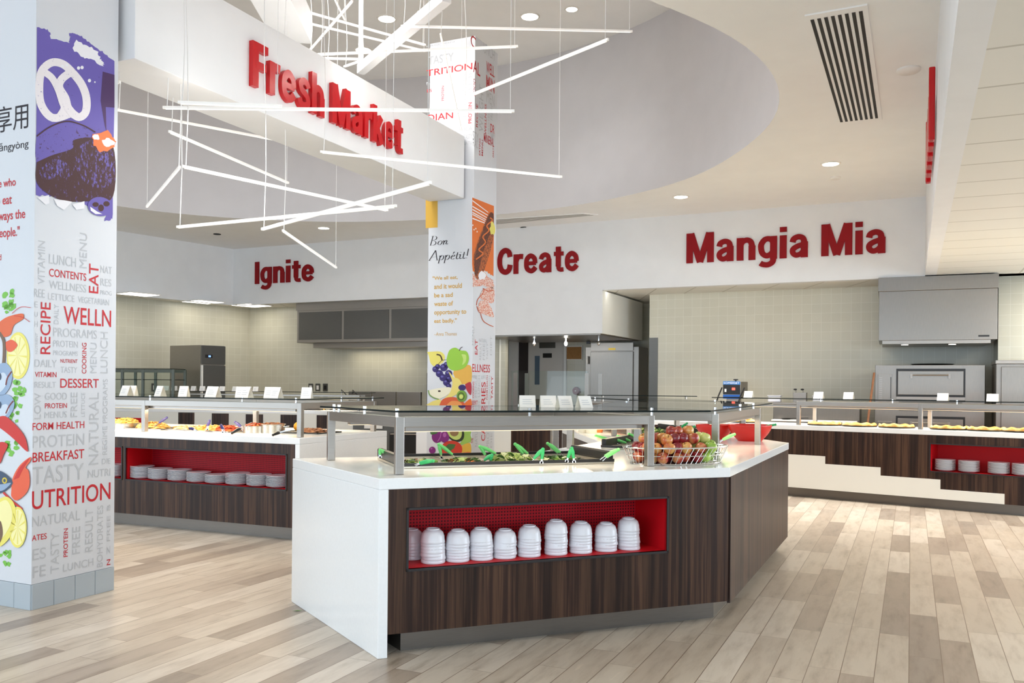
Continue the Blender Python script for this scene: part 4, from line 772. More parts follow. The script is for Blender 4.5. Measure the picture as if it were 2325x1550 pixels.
# --- pizza counter on the right
RD = azd(128.6); RA = np.array([2.33, 12.15]); RE = RA + RD * 6.6; RN = np.array([-RD[1], RD[0]]); P_RC = Plane(RA, RD); RDEP = .8
rc = thing('pizza_counter', 'long pizza counter with dark wood front and stepped white base on the right', 'counter', (RA[0], RA[1], 0))
mb = MB(); mb.prism([tuple(RA), tuple(RE), tuple(RE + RN * RDEP), tuple(RA + RN * RDEP)], CT - SL_T, CT); mb.build('countertop', M['quartz'], rc, bevel=.004)
s0, z1 = P_RC.px(2113, 1008); _, z0 = P_RC.px(2120, 1069)
mb = MB(); holed(mb, RA, RD, 0, 6.6, .118, CT - SL_T, [(s0, s0 + 1.55, z0, z1)]); mb.build('front_panel', M['wood'], rc)
niche(rc, RA, RD, s0, s0 + 1.55, z0, z1, .35, holes=False); RNZ, RNS = z0, s0
mb = MB(); st = [(P_RC.px(x, y)) for x, y in ((1787, 1031), (1873, 1043), (1999, 1073), (2135, 1102))]; xs = [P_RC.px(x, 1100)[0] for x in (1600, 1873, 1999, 2135, 2281)]
zs = [P_RC.px(1830, 1033)[1], P_RC.px(1940, 1057)[1], P_RC.px(2070, 1084)[1], P_RC.px(2200, 1115)[1]]
for k in range(4): mb.add([P_RC.pt(u, z, o) for o in (-.006, .004) for u, z in ((xs[k], .118), (xs[k + 1], .118), (xs[k + 1], zs[k]), (xs[k], zs[k]))], [(3, 2, 1, 0), (4, 5, 6, 7), (0, 1, 5, 4), (1, 2, 6, 5), (2, 3, 7, 6), (3, 0, 4, 7)])
o = mb.build('base_panel', M['cream_panel'], rc); o['label'] = 'white panels stepping down to the right'
mb = MB(); mb.prism([tuple(RA + RN * .08), tuple(RE + RN * .08), tuple(RE + RN * RDEP), tuple(RA + RN * RDEP)], 0, .118); mb.build('toe_kick', M['steel_kick'], rc)

# --- middle station counter behind the salad bar
MA, MBp = np.array([-.75, 12.75]), np.array([2.27, 12.2]); MD = (MBp - MA) / np.linalg.norm(MBp - MA); MN = np.array([-MD[1], MD[0]]); P_MC = Plane(MA, MD)
mc = thing('noodle_counter', 'white and dark wood counter below the Create letters, behind the column', 'counter', (MA[0], MA[1], 0))
mb = MB(); mb.prism([tuple(MA), tuple(MBp), tuple(MBp + MN * .8), tuple(MA + MN * .8)], CT - SL_T, CT); mb.build('countertop', M['quartz'], mc, bevel=.004)
u, _ = P_MC.px(1160, 1000); L_ = float(np.linalg.norm(MBp - MA))
for a, b, mt, nme in ((0, u, M['cream_panel'], 'white_panel'), (u, L_, M['wood'], 'front_panel')):
    mb = MB(); mb.add([P_MC.pt(s, z, o) for o in (-.02, -.004) for s, z in ((a, .118), (b, .118), (b, CT - SL_T), (a, CT - SL_T))], [(3, 2, 1, 0), (4, 5, 6, 7), (0, 1, 5, 4), (1, 2, 6, 5), (2, 3, 7, 6), (3, 0, 4, 7)]); mb.build(nme, mt, mc)
mb = MB(); mb.prism([tuple(MA + MN * .08), tuple(MBp + MN * .08), tuple(MBp + MN * .8), tuple(MA + MN * .8)], 0, .118); mb.build('toe_kick', M['steel_kick'], mc)

# --- grill station counter at the back left
GA, GD = np.array([-7.9, 15.98]), azd(96.0); GN = np.array([-GD[1], GD[0]]); GL = 5.7; GB = GA + GD * GL; P_GC = Plane(GA, GD)
gc = thing('grill_counter', 'long white counter with dark wood squares below the Ignite letters', 'counter', (GA[0], GA[1], 0))
mb = MB(); mb.prism([tuple(GA), tuple(GB), tuple(GB + GN * .5), tuple(GA + GN * .5)], CT - SL_T, CT); mb.build('countertop', M['quartz'], gc, bevel=.004)
mb = MB(); mb.add([P_GC.pt(s, z, o) for o in (-.02, -.004) for s, z in ((0, .1), (GL, .1), (GL, CT - SL_T), (0, CT - SL_T))], [(3, 2, 1, 0), (4, 5, 6, 7), (0, 1, 5, 4), (1, 2, 6, 5), (2, 3, 7, 6), (3, 0, 4, 7)]); mb.build('front_panel', M['cream_panel'], gc)
for x0, x1, y0, y1, mt in ((405, 441, 936, 964, 'wood'), (481, 519, 938, 967, 'wood'), (558, 597, 940, 970, 'wood'), (637, 674, 941, 972, 'wood'), (719, 756, 942, 974, 'wood'), (200, 324, 947, 960, 'red_paint')):
    a, zt = P_GC.px(x0, y0); b, zb_ = P_GC.px(x1, y1); mb = MB()
    mb.add([P_GC.pt(s, z, o) for o in (-.006, .002) for s, z in ((a, zb_), (b, zb_), (b, zt), (a, zt))], [(3, 2, 1, 0), (4, 5, 6, 7), (0, 1, 5, 4), (1, 2, 6, 5), (2, 3, 7, 6), (3, 0, 4, 7)])
    o = mb.build('wood_square' if mt == 'wood' else 'red_niche', M[mt], gc)
mb = MB(); mb.prism([tuple(GA + GN * .08), tuple(GB + GN * .08), tuple(GB + GN * .5), tuple(GA + GN * .5)], 0, .1); mb.build('toe_kick', M['steel_kick'], gc)

# ================================================================== SNEEZE GUARDS
GZ = 1.252
def guard(name, label, posts, rails, glasses, clamps, top=1.215, lamps=(), pw=.046, ht=.056, glassz=GZ):
    ctr = np.mean([p[:2] for p in posts], axis=0); t = thing(name, label, 'sneeze guard', (ctr[0], ctr[1], CT))
    for p in posts:
        mb = MB(); dr = np.array(p[2]) if len(p) > 2 else FD; nn = np.array([-dr[1], dr[0]]); c = np.array(p[:2]); h = pw / 2
        mb.prism([tuple(c - dr * h - nn * h), tuple(c + dr * h - nn * h), tuple(c + dr * h + nn * h), tuple(c - dr * h + nn * h)], CT, top); o = mb.build('post', M['steel'], t, bevel=.003)
    for a, b in rails:
        mb = MB(); mb.bar((a[0], a[1], top - ht / 2), (b[0], b[1], top - ht / 2), pw * .9, ht); mb.build('rail', M['steel'], t, bevel=.003)
    for g in glasses:
        mb = MB(); mb.prism([tuple(p) for p in g], glassz - .01, glassz, side_mat=1); mb.build('glass_shelf', [M['glass'], M['glass_edge']], t)
    for c in clamps:
        mb = MB(); mb.tube([(c[0], c[1], top), (c[0], c[1], glassz - .01)], .009, 8); mb.tube([(c[0], c[1], glassz), (c[0], c[1], glassz + .008)], .011, 8); mb.build('glass_clamp', M['chrome'], t)
    for a, b, pwr in lamps:
        a = np.array(a, float); b = np.array(b, float); d = b - a; L = float(np.linalg.norm(d)); m = (a + b) / 2
        mb = MB(); mb.bar((a[0], a[1], top - ht - .012), (b[0], b[1], top - ht - .012), .07, .024); mb.build('lamp_housing', M['steel'], t)
        mb = MB(); mb.bar((a[0], a[1], top - ht - .0265), (b[0], b[1], top - ht - .0265), .045, .004); mb.build('lamp_tube', M['strip_lamp'], t)
        l = area('guard_lamp', (m[0] - ctr[0], m[1] - ctr[1], top - ht - .035 - CT), L * .95, .05, pwr, (1, .78, .52), (0, 0, -1)); l.parent = t; l.rotation_euler = (0, 0, rzof(d))
    return t
FN = np.array([-FD[1], FD[0]])
a1, a2 = np.array([-.595, 4.617]), np.array([-1.128, 5.45]); b1, b2 = np.array([.825, 5.225]), np.array([.3, 6.1])
g = guard('sneeze_guard', 'steel and glass sneeze guard over the front salad pans', [(*a1, FD), (*a2, FD), (*b1, FD), (*b2, FD)], [(a1, b1), (a2, b2), (a1, a2), (b1, b2)],
  [[(-.594, 4.45), (1.13, 5.0), (.55, 6.15), (.3, 6.05), (-1.17, 5.32)]], [(-.6, 4.56), (-.84, 4.98), (-1.05, 5.3), (.83, 5.17), (.1, 4.87), (.05, 5.85), (-1.1, 5.4)], lamps=[(a1 + FN * .06 + FD * .04, b1 + FN * .06 - FD * .04, 2.8), (a2 - FN * .06 + FD * .1, b2 - FN * .06 - FD * .1, 3)])
c1, c2, c3, c4, c5 = np.array([1.35, 5.77]), np.array([2.06, 7.3]), np.array([.87, 6.02]), np.array([.45, 6.67]), np.array([1.05, 7.75])
g = guard('sneeze_guard', 'steel and glass sneeze guard over the fruit basket end of the salad bar', [(*c1, UA), (*c2, UA), (*c3, UA), (*c4, UA), (*c5, UA)], [(c1, c2), (c1, c3), (c4, c5), (c2, c5), (c3, c4)],
  [[(1.145, 5.02), (2.3, 7.7), (1.38, 8.7), (.95, 7.9), (.57, 6.14)]], [(1.27, 5.45), (1.95, 7.05), (1.7, 6.5), (1.0, 7.6), (.6, 6.75)], lamps=[(c1 + UA * .15 + UB * .05, c2 - UA * .1 + UB * .05, 3), (c4 + UA * .05, c5 - UA * .1, 4)])
d3 = azd(-10); e1, e2, e3, e4 = np.array([2.17, 8.2]), np.array([1.86, 9.8]), np.array([.98, 8.35]), np.array([.74, 9.7])
g = guard('sneeze_guard', 'steel and glass sneeze guard over the far arm of the salad bar', [(*e1, d3), (*e2, d3), (*e3, d3), (*e4, d3)], [(e1, e2), (e3, e4), (e2, e4)], [[(1.22, 8.76), (.8, 10.6), (1.75, 10.3), (2.15, 8.2), (1.42, 8.72)]], [(1.2, 9.0), (.95, 10.0), (2.0, 8.6)], lamps=[(e3 + d3 * .1, e4 - d3 * .1, 4), (e1 + d3 * .1, e2 - d3 * .1, 4)])
lp = lambda s, y: L0 + LD * s + LN * y
sA, _ = P_LI.px(310, 980); sB, _ = P_LI.px(670, 990)
f1, f2, f3, f4, f0, f5 = lp(sA, .1), lp(sB - .02, .1), lp(sB - .02, 1.3), lp(sA + .35, 1.3), lp(0.3, .1), lp(.3, 1.3)
g = guard('sneeze_guard', 'steel and glass sneeze guard over the left hot food island', [(*f1, LD), (*f2, LD), (*f3, LD), (*f4, LD), (*f0, LD), (*f5, LD)], [(f0, f2), (f5, f3), (f2, f3)], [[tuple(lp(.1, -.02)), tuple(lp(LL - .02, -.02)), tuple(lp(LL - .02, 1.42)), tuple(lp(.1, 1.42))]], [tuple(lp(LL - .08, .05)), tuple(lp(LL - .08, .75)), tuple(lp(LL - .08, 1.3)), tuple(lp(sA + .12, .05)), tuple(lp((sA + sB) / 2 + .3, .05))],
  lamps=[(lp(.4, .17), lp(sB - .1, .17), 26), (lp(.4, 1.2), lp(sB - .1, 1.2), 26)])
rp = lambda s, y: RA + RD * s + RN * y
s1, _ = P_RC.px(1808, 970); s2, _ = P_RC.px(2086, 975)
h = [rp(s1, .08), rp(s2, .08), rp(s1 + .02, .62), rp(s2 - .02, .62), rp(6.3, .08), rp(6.3, .62)]
g = guard('sneeze_guard', 'steel and glass sneeze guard over the pizzas on the right', [(*p, RD) for p in h], [(h[0], h[1]), (h[1], h[4]), (h[2], h[3]), (h[3], h[5])], [[tuple(rp(.5, -.02)), tuple(rp(6.5, -.02)), tuple(rp(6.5, .7)), tuple(rp(.5, .7))]], [tuple(rp(s1 + .3, .02)), tuple(rp(s2 - .3, .02)), tuple(rp(s2 + .4, .02))], lamps=[(rp(.6, .3), rp(6.2, .3), 38)])
gp = lambda s, y: GA + GD * (s - .7) + GN * y * .6
h = [gp(2.75, .1), gp(4.2, .1), gp(5.9, .1), gp(2.75, .7), gp(5.9, .7)]
g = guard('sneeze_guard', 'steel and glass sneeze guard over the grill counter at the back', [(*p, GD) for p in h], [(h[0], h[2]), (h[3], h[4])], [[tuple(gp(2.55, 0)), tuple(gp(6.1, 0)), tuple(gp(6.1, .75)), tuple(gp(2.55, .75))]], [tuple(gp(4.5, .03)), tuple(gp(5.6, .03))], lamps=[(gp(2.8, .3), gp(5.9, .3), 12)], glassz=1.24, top=1.19)
# upright glass of the middle station
t = thing('glass_screen', 'upright clear glass screen standing on the counter below the Create letters', 'glass screen', (MA[0], MA[1], CT))
a, zt = P_MC.px(1157, 841); b, _ = P_MC.px(1332, 843)
mb = MB(); mb.cur = 0; mb.add([P_MC.pt(u, z, o) for o in (-.16, -.15) for u, z in ((a, CT), (b, CT), (b, zt), (a, zt))], [(3, 2, 1, 0), (4, 5, 6, 7)]); mb.cur = 1; k = 0; mb.f += [[0, 1, 5, 4], [1, 2, 6, 5], [2, 3, 7, 6], [3, 0, 4, 7]]; mb.mi += [1] * 4
mb.build('glass_panel', [M['glass'], M['glass_edge']], t)
for x0 in (1166, 1184, 1330, 1357):
    u, _ = P_MC.px(x0, 900); mb = MB(); off = -.13 if x0 in (1166, 1330) else -.45
    mb.add([P_MC.pt(uu, z, o) for o in (off, off - .045) for uu, z in ((u - .03, CT), (u + .03, CT), (u + .03, zt - .03), (u - .03, zt - .03))], [(3, 2, 1, 0), (4, 5, 6, 7), (0, 1, 5, 4), (1, 2, 6, 5), (2, 3, 7, 6), (3, 0, 4, 7)]); mb.build('post', M['steel_h'], t)
a, z_ = P_MC.px(1440, 903); b, _ = P_MC.px(1583, 900)
t = thing('glass_shelf', 'narrow clear glass shelf on steel posts at the right end of the middle station', 'glass shelf', P_MC.pt(a, CT, -.1))
a, _ = P_MC.px(1334, 900); mb = MB(); mb.add([P_MC.pt(u, z, o) for o in (.02, -.4) for u, z in ((a, GZ), (b, GZ), (b, GZ + .01), (a, GZ + .01))], []); k = len(mb.v) - 8
mb.f += [[k, k + 1, k + 5, k + 4], [k + 3, k + 2, k + 6, k + 7]]; mb.mi += [0, 0]; mb.f += [[k, k + 1, k + 2, k + 3], [k + 4, k + 5, k + 6, k + 7], [k, k + 3, k + 7, k + 4], [k + 1, k + 2, k + 6, k + 5]]; mb.mi += [1] * 4
mb.build('glass_panel', [M['glass'], M['glass_edge']], t)
for u in (a + .2, b - .15):
    mb = MB(); c = P_MC.pt(u, 0, -.2); mb.tube([(c[0], c[1], CT), (c[0], c[1], GZ)], .018, 8); mb.build('post', M['steel'], t)

# ================================================================== CHINA
def lathe_obj(name, prof, mat, n=24, smooth=True): 
    o = MB().lathe(prof, n).build(name, mat, None, smooth=smooth); return o
bowl0 = lathe_obj('soup_bowl', [(.064, 0), (.066, .004), (.065, .012), (.0635, .016), (.062, .035), (.055, .055), (.042, .067), (.036, .069), (.036, .075), (.030, .075), (.030, .069), (1e-4, .069)], M['china'], 22)
plate0 = lathe_obj('dinner_plate', [(1e-4, .003), (.06, .002), (.066, 0), (.072, .003), (.106, .015), (.112, .018), (.112, .021), (.104, .02), (.07, .009), (1e-4, .008)], M['china'], 28)
first = {'b': True, 'p': True}
stacks = [(934, 1282, 8, 1200), (983, 1278, 8, 1199), (1038, 1273, 7, 1202), (1092, 1269, 8, 1198), (1146, 1265, 6, 1201), (1201, 1260, 7, 1192), (1262, 1255, 8, 1180), (1318, 1251, 7, 1184), (1376, 1246, 5, 1186), (1427, 1242, 6, 1175)]
for k, (x, y, n_, yt) in enumerate(stacks):
    dep = .13 if k else .27
    # column x seen through the front plane, pushed back to the row of stacks
    pl2 = Plane(P_N.pt(0, 0, -dep), FD); u2, _ = pl2.px(x, y); u2 = max(u2, NS0 + .07); c = pl2.pt(u2, 0, 0); _, zt = pl2.px(x, yt)
    tot = zt - NZ0; n_ = max(3, round((tot - .075) / .0165) + 1); stp = (tot - .075) / (n_ - 1)
    for i in range(n_):
        lab = 'white upturned bowl, %s from top, in %s stack from left in front niche' % (ORD[n_ - 1 - i], ORDL[k])
        jx = random.uniform(-.003, .003); loc = (c[0] + jx, c[1] + random.uniform(-.002, .002), NZ0 + .001 + i * stp)
        if first['b']: bowl0.location = loc; tag(bowl0, lab, 'bowl', 'white bowls in the salad bar niche'); first['b'] = False
        else: dup(bowl0, loc, random.random() * 6, lab, 'white bowls in the salad bar niche')
X3 = lambda a: 240 + a / 2.584
def plate_stack(pl, dep, x, yt, z0, k, where, grp, nmin=4, stp=.0125, u=None, lim=None):
    pl2 = Plane(pl.pt(0, 0, -dep), pl.d)
    if u is None: u, _ = pl2.px(x, yt)
    if lim: u = min(u, lim - .118)
    zt = pl2.px(x, yt)[1] if yt else z0 + .1
    n_ = max(nmin, min(10, round((zt - z0) / stp)))
    for i in range(n_):
        lab = 'white plate, %s from top, in %s stack from left in %s' % (ORD[n_ - 1 - i], ORDL[k], where); c = pl2.pt(u, z0 + .001 + i * stp, 0)
        if first['p']: plate0.location = c; tag(plate0, lab, 'plate', grp); first['p'] = False
        else: dup(plate0, c, 0, lab, grp)
for k, (a, yt) in enumerate(((216, 1085), (321, 1100), (435, 1103), (547, 1118), (655, 1132), (776, 1126), (900, 1130), (1015, 1140))):
    plate_stack(P_LI, .12, X3(a), 640 + yt / 2.584, LNZ, k, 'left island niche', 'plates in the left island niche', lim=LS1)
plate_stack(P_LI, .12, 262, 640 + 1072 / 2.584, LNZ, 0, 'small niche beside the column', 'plates beside the column', lim=LS2)
for k, (x, yt) in enumerate(((2146, 1043), (2200, 1047), (2268, 1051), (2323, 1055))):
    plate_stack(P_RC, .13, x, yt, RNZ, k, 'pizza counter niche', 'plates in the pizza counter niche')

# ================================================================== FRUIT BASKET AND BOWLS
BC = np.array([1.03, 5.46])
bk_ = thing('fruit_basket', 'oval wire basket heaped with apples at the salad bar corner', 'basket', (BC[0], BC[1], CT), rzof(FD))
def ell(rx, ry, z, n=40): return [(rx * math.cos(2 * PI * i / n), ry * math.sin(2 * PI * i / n), z) for i in range(n)]
mb = MB(); mb.tube(ell(.36, .2, .105), .005, 6, True); mb.build('rim_wire', M['chrome'], bk_, world=False, smooth=True)
mb = MB(); mb.tube(ell(.31, .165, .004), .004, 6, True); mb.tube(ell(.335, .183, .055), .003, 6, True); mb.build('base_wire', M['chrome'], bk_, world=False, smooth=True)
mb = MB()
for i in range(56):
    a = 2 * PI * i / 56; b = a + .12; mb.tube([(.31 * math.cos(a), .165 * math.sin(a), .004), (.36 * math.cos(b), .2 * math.sin(b), .105)], .0015, 5)
for y in np.linspace(-.14, .14, 9):
    xx = .31 * math.sqrt(1 - (y / .165) ** 2); mb.tube([(-xx, y, .004), (xx, y, .004)], .002, 5)
mb.build('wire_sides', M['chrome'], bk_, world=False)
def apple_mat(name, stops, sc=9):
    m, nt, b = nm(name); f = noise(nt, mapped(nt, (1, 1, .6)), sc, 3, .6); nt.links.new(ramp(nt, f, stops), b.inputs['Base Color']); b.inputs['Roughness'].default_value = .25; b.inputs['Coat Weight'].default_value = .25; return m
AM = [apple_mat('red_gold_apple_skin', [(.36, rgb(140, 34, 32)), (.47, rgb(176, 66, 46)), (.6, rgb(206, 136, 84))], 14), apple_mat('dark_red_apple_skin', [(.35, rgb(112, 18, 28)), (.6, rgb(150, 34, 40)), (.75, rgb(186, 88, 60))], 14), apple_mat('golden_blush_apple_skin', [(.35, rgb(206, 96, 56)), (.5, rgb(222, 156, 84)), (.65, rgb(226, 186, 104))], 14), apple_mat('green_apple_skin', [(.35, rgb(120, 160, 50)), (.65, rgb(176, 200, 92))], 14), apple_mat('yellow_green_apple_skin', [(.35, rgb(188, 196, 96)), (.65, rgb(222, 214, 136))], 14)]
M['stem'] = plain('brown_stem', rgb(80, 56, 36), .7)
prof = [(1e-4, .010), (.006, .006), (.014, .003), (.022, .006), (.031, .018), (.0365, .034), (.037, .044), (.033, .057), (.024, .066), (.014, .067), (.007, .062), (1e-4, .055)]
aps = []
for k, mt in enumerate(AM):
    a = lathe_obj('apple', prof, mt, 18); a.location = (0, 0, -5); st = MB(); st.tube([(0, 0, .056), (.001, 0, .066), (.004, .002, .076)], .0016, 6); s_ = st.build('stem', M['stem'], a, world=False); aps.append(a)
used = set(); spots = []
R_ = .072
for lay, (rx, ry, z) in enumerate(((.262, .125, .01), (.272, .135, .066), (.20, .085, .12), (.1, .03, .163))):
    j = 0; y = -ry
    while y <= ry + 1e-6:
        xx = rx * math.sqrt(max(0, 1 - (y / (ry + .03)) ** 2)); nn = int(2 * xx / R_) + 1; off = (j % 2 + lay) % 2 * .018
        for i in range(nn): spots.append((-xx + i * R_ + off + random.uniform(-.004, .004), y + random.uniform(-.004, .004), z + random.uniform(0, .006), lay))
        y += R_ * .88; j += 1
LAYN = ['bottom layer', 'second layer', 'third layer', 'top']
CN = ['red and gold', 'dark red', 'golden blushed', 'green', 'yellow green']
cnt = {}
for (x, y, z, lay) in spots:
    fx = x / .3
    k = (3 if random.random() < .7 else 4) if fx > .34 + .05 * math.sin(y * 40) else random.choice([0, 0, 1, 1, 2, 0])
    if lay >= 2 and fx > .3: k = 4
    key = (k, lay); cnt[key] = cnt.get(key, 0) + 1
    side = 'left end' if fx < -.55 else 'left half' if fx < 0 else 'right half' if fx < .55 else 'right end'; dp = 'front' if y < -.04 else 'back' if y > .04 else 'middle'
    lab = '%s apple, %s, %s of wire basket, %s row' % (CN[k], LAYN[lay], side, dp)
    p = BC + FD * x + FN * y; rot = (random.uniform(-.6, .6), random.uniform(-.6, .6), random.uniform(0, 6))
    dup(aps[k], (p[0], p[1], CT + z), 0, lab, 'apples in the wire basket: ' + lab, rot)
for a in aps:
    for c in kids(a): bpy.data.objects.remove(c)
    bpy.data.objects.remove(a)
def ribbed(name, label, loc, r, h):
    t = thing(name, label, 'bowl', loc); pr = [(1e-4, .004), (r * .55, .0)]
    for i in range(15):
        f = i / 14; rad = r * (.56 + .44 * math.sin(f * PI / 2 * .95)); pr += [(rad + (.0025 if i % 2 else 0), .004 + f * (h - .006))]
    pr += [(r * 1.01, h), (r * .985, h)] + [(r * (.54 + .43 * math.sin(f * PI / 2 * .95)), .01 + f * (h - .014)) for f in (.9, .6, .3, .0)] + [(1e-4, .01)]
    mb = MB(); mb.lathe(pr, 40); mb.build('bowl_body', M['red_bowl'], t, world=False, smooth=True)
    return t
ribbed('salad_bowl', 'large red ribbed bowl nearest the counter corner', (2.13, 7.8, CT), .19, .145)
ribbed('salad_bowl', 'red ribbed bowl behind the larger corner bowl', (1.88, 8.08, CT), .17, .13)
# ================================================================== SALAD WELLS, PANS, GREENS, TONGS
def well(name, label, o, d, L, W, npan, guards=(True, True)):
    """raised food well: o = front left corner on the worktop, x along d, y to the back"""
    t = thing(name, label, 'food well', (o[0], o[1], CT), rzof(d)); e = .012
    mb = MB(); mb.box(0, L, 0, .03, 0, .016); mb.box(0, L, W - .03, W, 0, .016); mb.box(0, .03, .03, W - .03, 0, .016); mb.box(L - .03, L, .03, W - .03, 0, .016); mb.build('rim', M['pan_inner'], t, world=False, bevel=.002)
    mb = MB(); mb.box(.0, L, -.006, .008, .012, .03); mb.build('front_strip', M['black'], t, world=False)
    mb = MB(); mb.box(.012, L - .012, W - .016, W - .004, .016, .034); mb.build('back_strip', M['black'], t, world=False)
    pw = (L - .06 - .012 * (npan - 1)) / npan
    for i in range(npan):
        x0 = .03 + i * (pw + .012); mb = MB(); mb.box(x0, x0 + pw, .03, W - .03, .002, .005); mb.box(x0, x0 + .006, .03, W - .03, .005, .018); mb.box(x0 + pw - .006, x0 + pw, .03, W - .03, .005, .018); mb.box(x0, x0 + pw, .03, .036, .005, .018); mb.box(x0, x0 + pw, W - .036, W - .03, .005, .018); mb.build('food_pan', M['pan_inner'], t, world=False)
    for k, gq in enumerate(guards):
        if not gq: continue
        x = -.006 if k == 0 else L - .03; mb = MB(); mb.box(x, x + .036, .02, W - .02, .018, .075); g_ = mb.build('end_guard', M['black'], t, world=False, bevel=.008)
        if k == 0: mb = MB(); mb.box(x - .001, x, W - .11, W - .065, .03, .068); mb.build('sticker', M['sticker'], g_, world=False)
    return t
M['sticker'] = plain('pale_blue_sticker', rgb(150, 180, 215), .5)
fl_ = at(905, 1064, CT)[:2]; fr_ = at(1394, 1052, CT)[:2]; dW = (fr_ - fl_) / np.linalg.norm(fr_ - fl_); LW = float(np.linalg.norm(fr_ - fl_)); nW = np.array([-dW[1], dW[0]])
well('salad_well', 'long salad well with black end guards in the front arm of the bar', fl_, dW, LW, .62, 4)
w2 = np.array([.68, 6.62]); d2 = np.array([UA[1], -UA[0]])
well('salad_well', 'salad well with a black end guard behind the apple basket', w2, d2, .66, .8, 2, (True, True))
w3 = np.array([1.12, 8.25]); well('salad_well', 'far salad well on the back arm behind the red bowls', w3, np.array([azd(-10)[1], -azd(-10)[0]]), .72, 1.2, 2)
LG = [plain('pale_green_lettuce', rgb(186, 200, 120), .5), plain('mid_green_lettuce', rgb(120, 160, 62), .5), plain('dark_green_spinach', rgb(58, 92, 40), .5), plain('cream_lettuce_rib', rgb(226, 224, 176), .5), plain('orange_shreds', rgb(220, 120, 50), .5), plain('brown_mushroom', rgb(120, 84, 60), .6)]
def greens(name, label, c, rx, ry, h, n, mix, d, size=.026):
    mb = MB()
    for i in range(n):
        a = random.random() * 2 * PI; r = math.sqrt(random.random()); x = rx * r * math.cos(a); y = ry * r * math.sin(a); z = .008 + h * (1 - r * r) * random.uniform(.35, 1); s = size * random.uniform(.6, 1.2)
        m = Matrix.Rotation(random.random() * 6, 3, 'Z') @ Matrix.Rotation(random.uniform(-.8, .8), 3, 'X') @ Matrix.Rotation(random.uniform(-.5, .5), 3, 'Y')
        pts = [(0, -1, 0), (.55, -.5, .25), (.6, .3, .35), (0, 1, .1), (-.6, .3, .35), (-.55, -.5, .25), (0, 0, -.05)]
        q = [m @ Vector((p[0] * s, p[1] * s, p[2] * s)) for p in pts]; mb.cur = random.choices(range(len(mix)), [w_ for _, w_ in mix])[0]
        P = np.array([c[0], c[1]]) + d * x + np.array([-d[1], d[0]]) * y
        mb.add([(P[0] + v.x, P[1] + v.y, CT + max(.008, z + v.z)) for v in q], [(0, 1, 6), (1, 2, 6), (2, 3, 6), (3, 4, 6), (4, 5, 6), (5, 0, 6)])
    o = mb.build(name, [LG[k] for k, _ in mix], None, smooth=False); tag(o, label, 'salad', None, 'stuff'); return o
def wp(s, y): return fl_ + dW * s * LW + nW * y
greens('salad_greens', 'thin mixed greens in the leftmost front pan', wp(.12, .22), .12, .15, .015, 80, [(0, 3), (1, 2), (5, 1), (2, 1)], dW)
greens('salad_greens', 'dark mixed leaves and shreds in the second front pan', wp(.33, .2), .12, .15, .017, 90, [(2, 3), (0, 2), (4, 1), (5, 1)], dW)
greens('salad_greens', 'tall heap of pale romaine in the third front pan', wp(.56, .22), .12, .14, .045, 150, [(0, 4), (3, 3), (1, 2), (2, 1)], dW, .036)
greens('salad_greens', 'low spinach leaves in the rightmost front pan', wp(.8, .22), .12, .15, .015, 75, [(2, 3), (1, 2), (3, 1)], dW)
greens('salad_greens', 'leafy greens in the well behind the apples', w2 + d2 * .33 + UA * .4, .2, .28, .06, 200, [(1, 3), (0, 2), (2, 1)], d2)
greens('salad_greens', 'chopped greens in the far well', w3 + azd(-10) * .6 + np.array([.36, 0.06]), .2, .4, .05, 200, [(1, 3), (0, 2), (2, 1)], azd(80))
def tongs(label, hinge, ta, tb, grip='green', frac=.74, wd=.02, group='tongs'):
    """two arms from the bend at hinge to tips ta and tb, coloured grips on the upper part"""
    t = thing('tongs', label, 'tongs', tuple(hinge)); H = Vector(hinge)
    for e in (ta, tb):
        E_1 = Vector(e); m = H.lerp(E_1, frac); bow = Vector((0, 0, .006))
        mb = MB(); P = [H.lerp(E_1, f) + bow * math.sin(f * PI) for f in (frac - .06, .72, .88, 1)]
        for a, b in zip(P, P[1:]): mb.bar(a, b, .011, .003)
        mb.bar(P[-2], P[-1], .022, .003); mb.build('arm', M['chrome'], t)
        mb = MB(); Q = [H.lerp(E_1, f) + bow * math.sin(f * PI) for f in (0, .15, .32, frac)]; mb.tube(Q, [wd * .42, wd * .55, wd * .62, wd * .4], 8); mb.build('grip', M[grip], t, smooth=True)
    mb = MB(); mb.ball(tuple(hinge), wd * .55, wd * .55, wd * .55, 10, 8); mb.build('hinge', M[grip], t, smooth=True)
    return t
def cpx(ox, oy, s): return lambda a, b, D: aty(ox + a / s, oy + b / s, D)
K4 = cpx(980, 880, 7.38); K1 = cpx(1240, 860, 7.047); K3 = cpx(700, 880, 7.38); K2 = cpx(1540, 860, 7.047)
def low(p, z=.935): return (p[0], p[1], max(p[2], z))
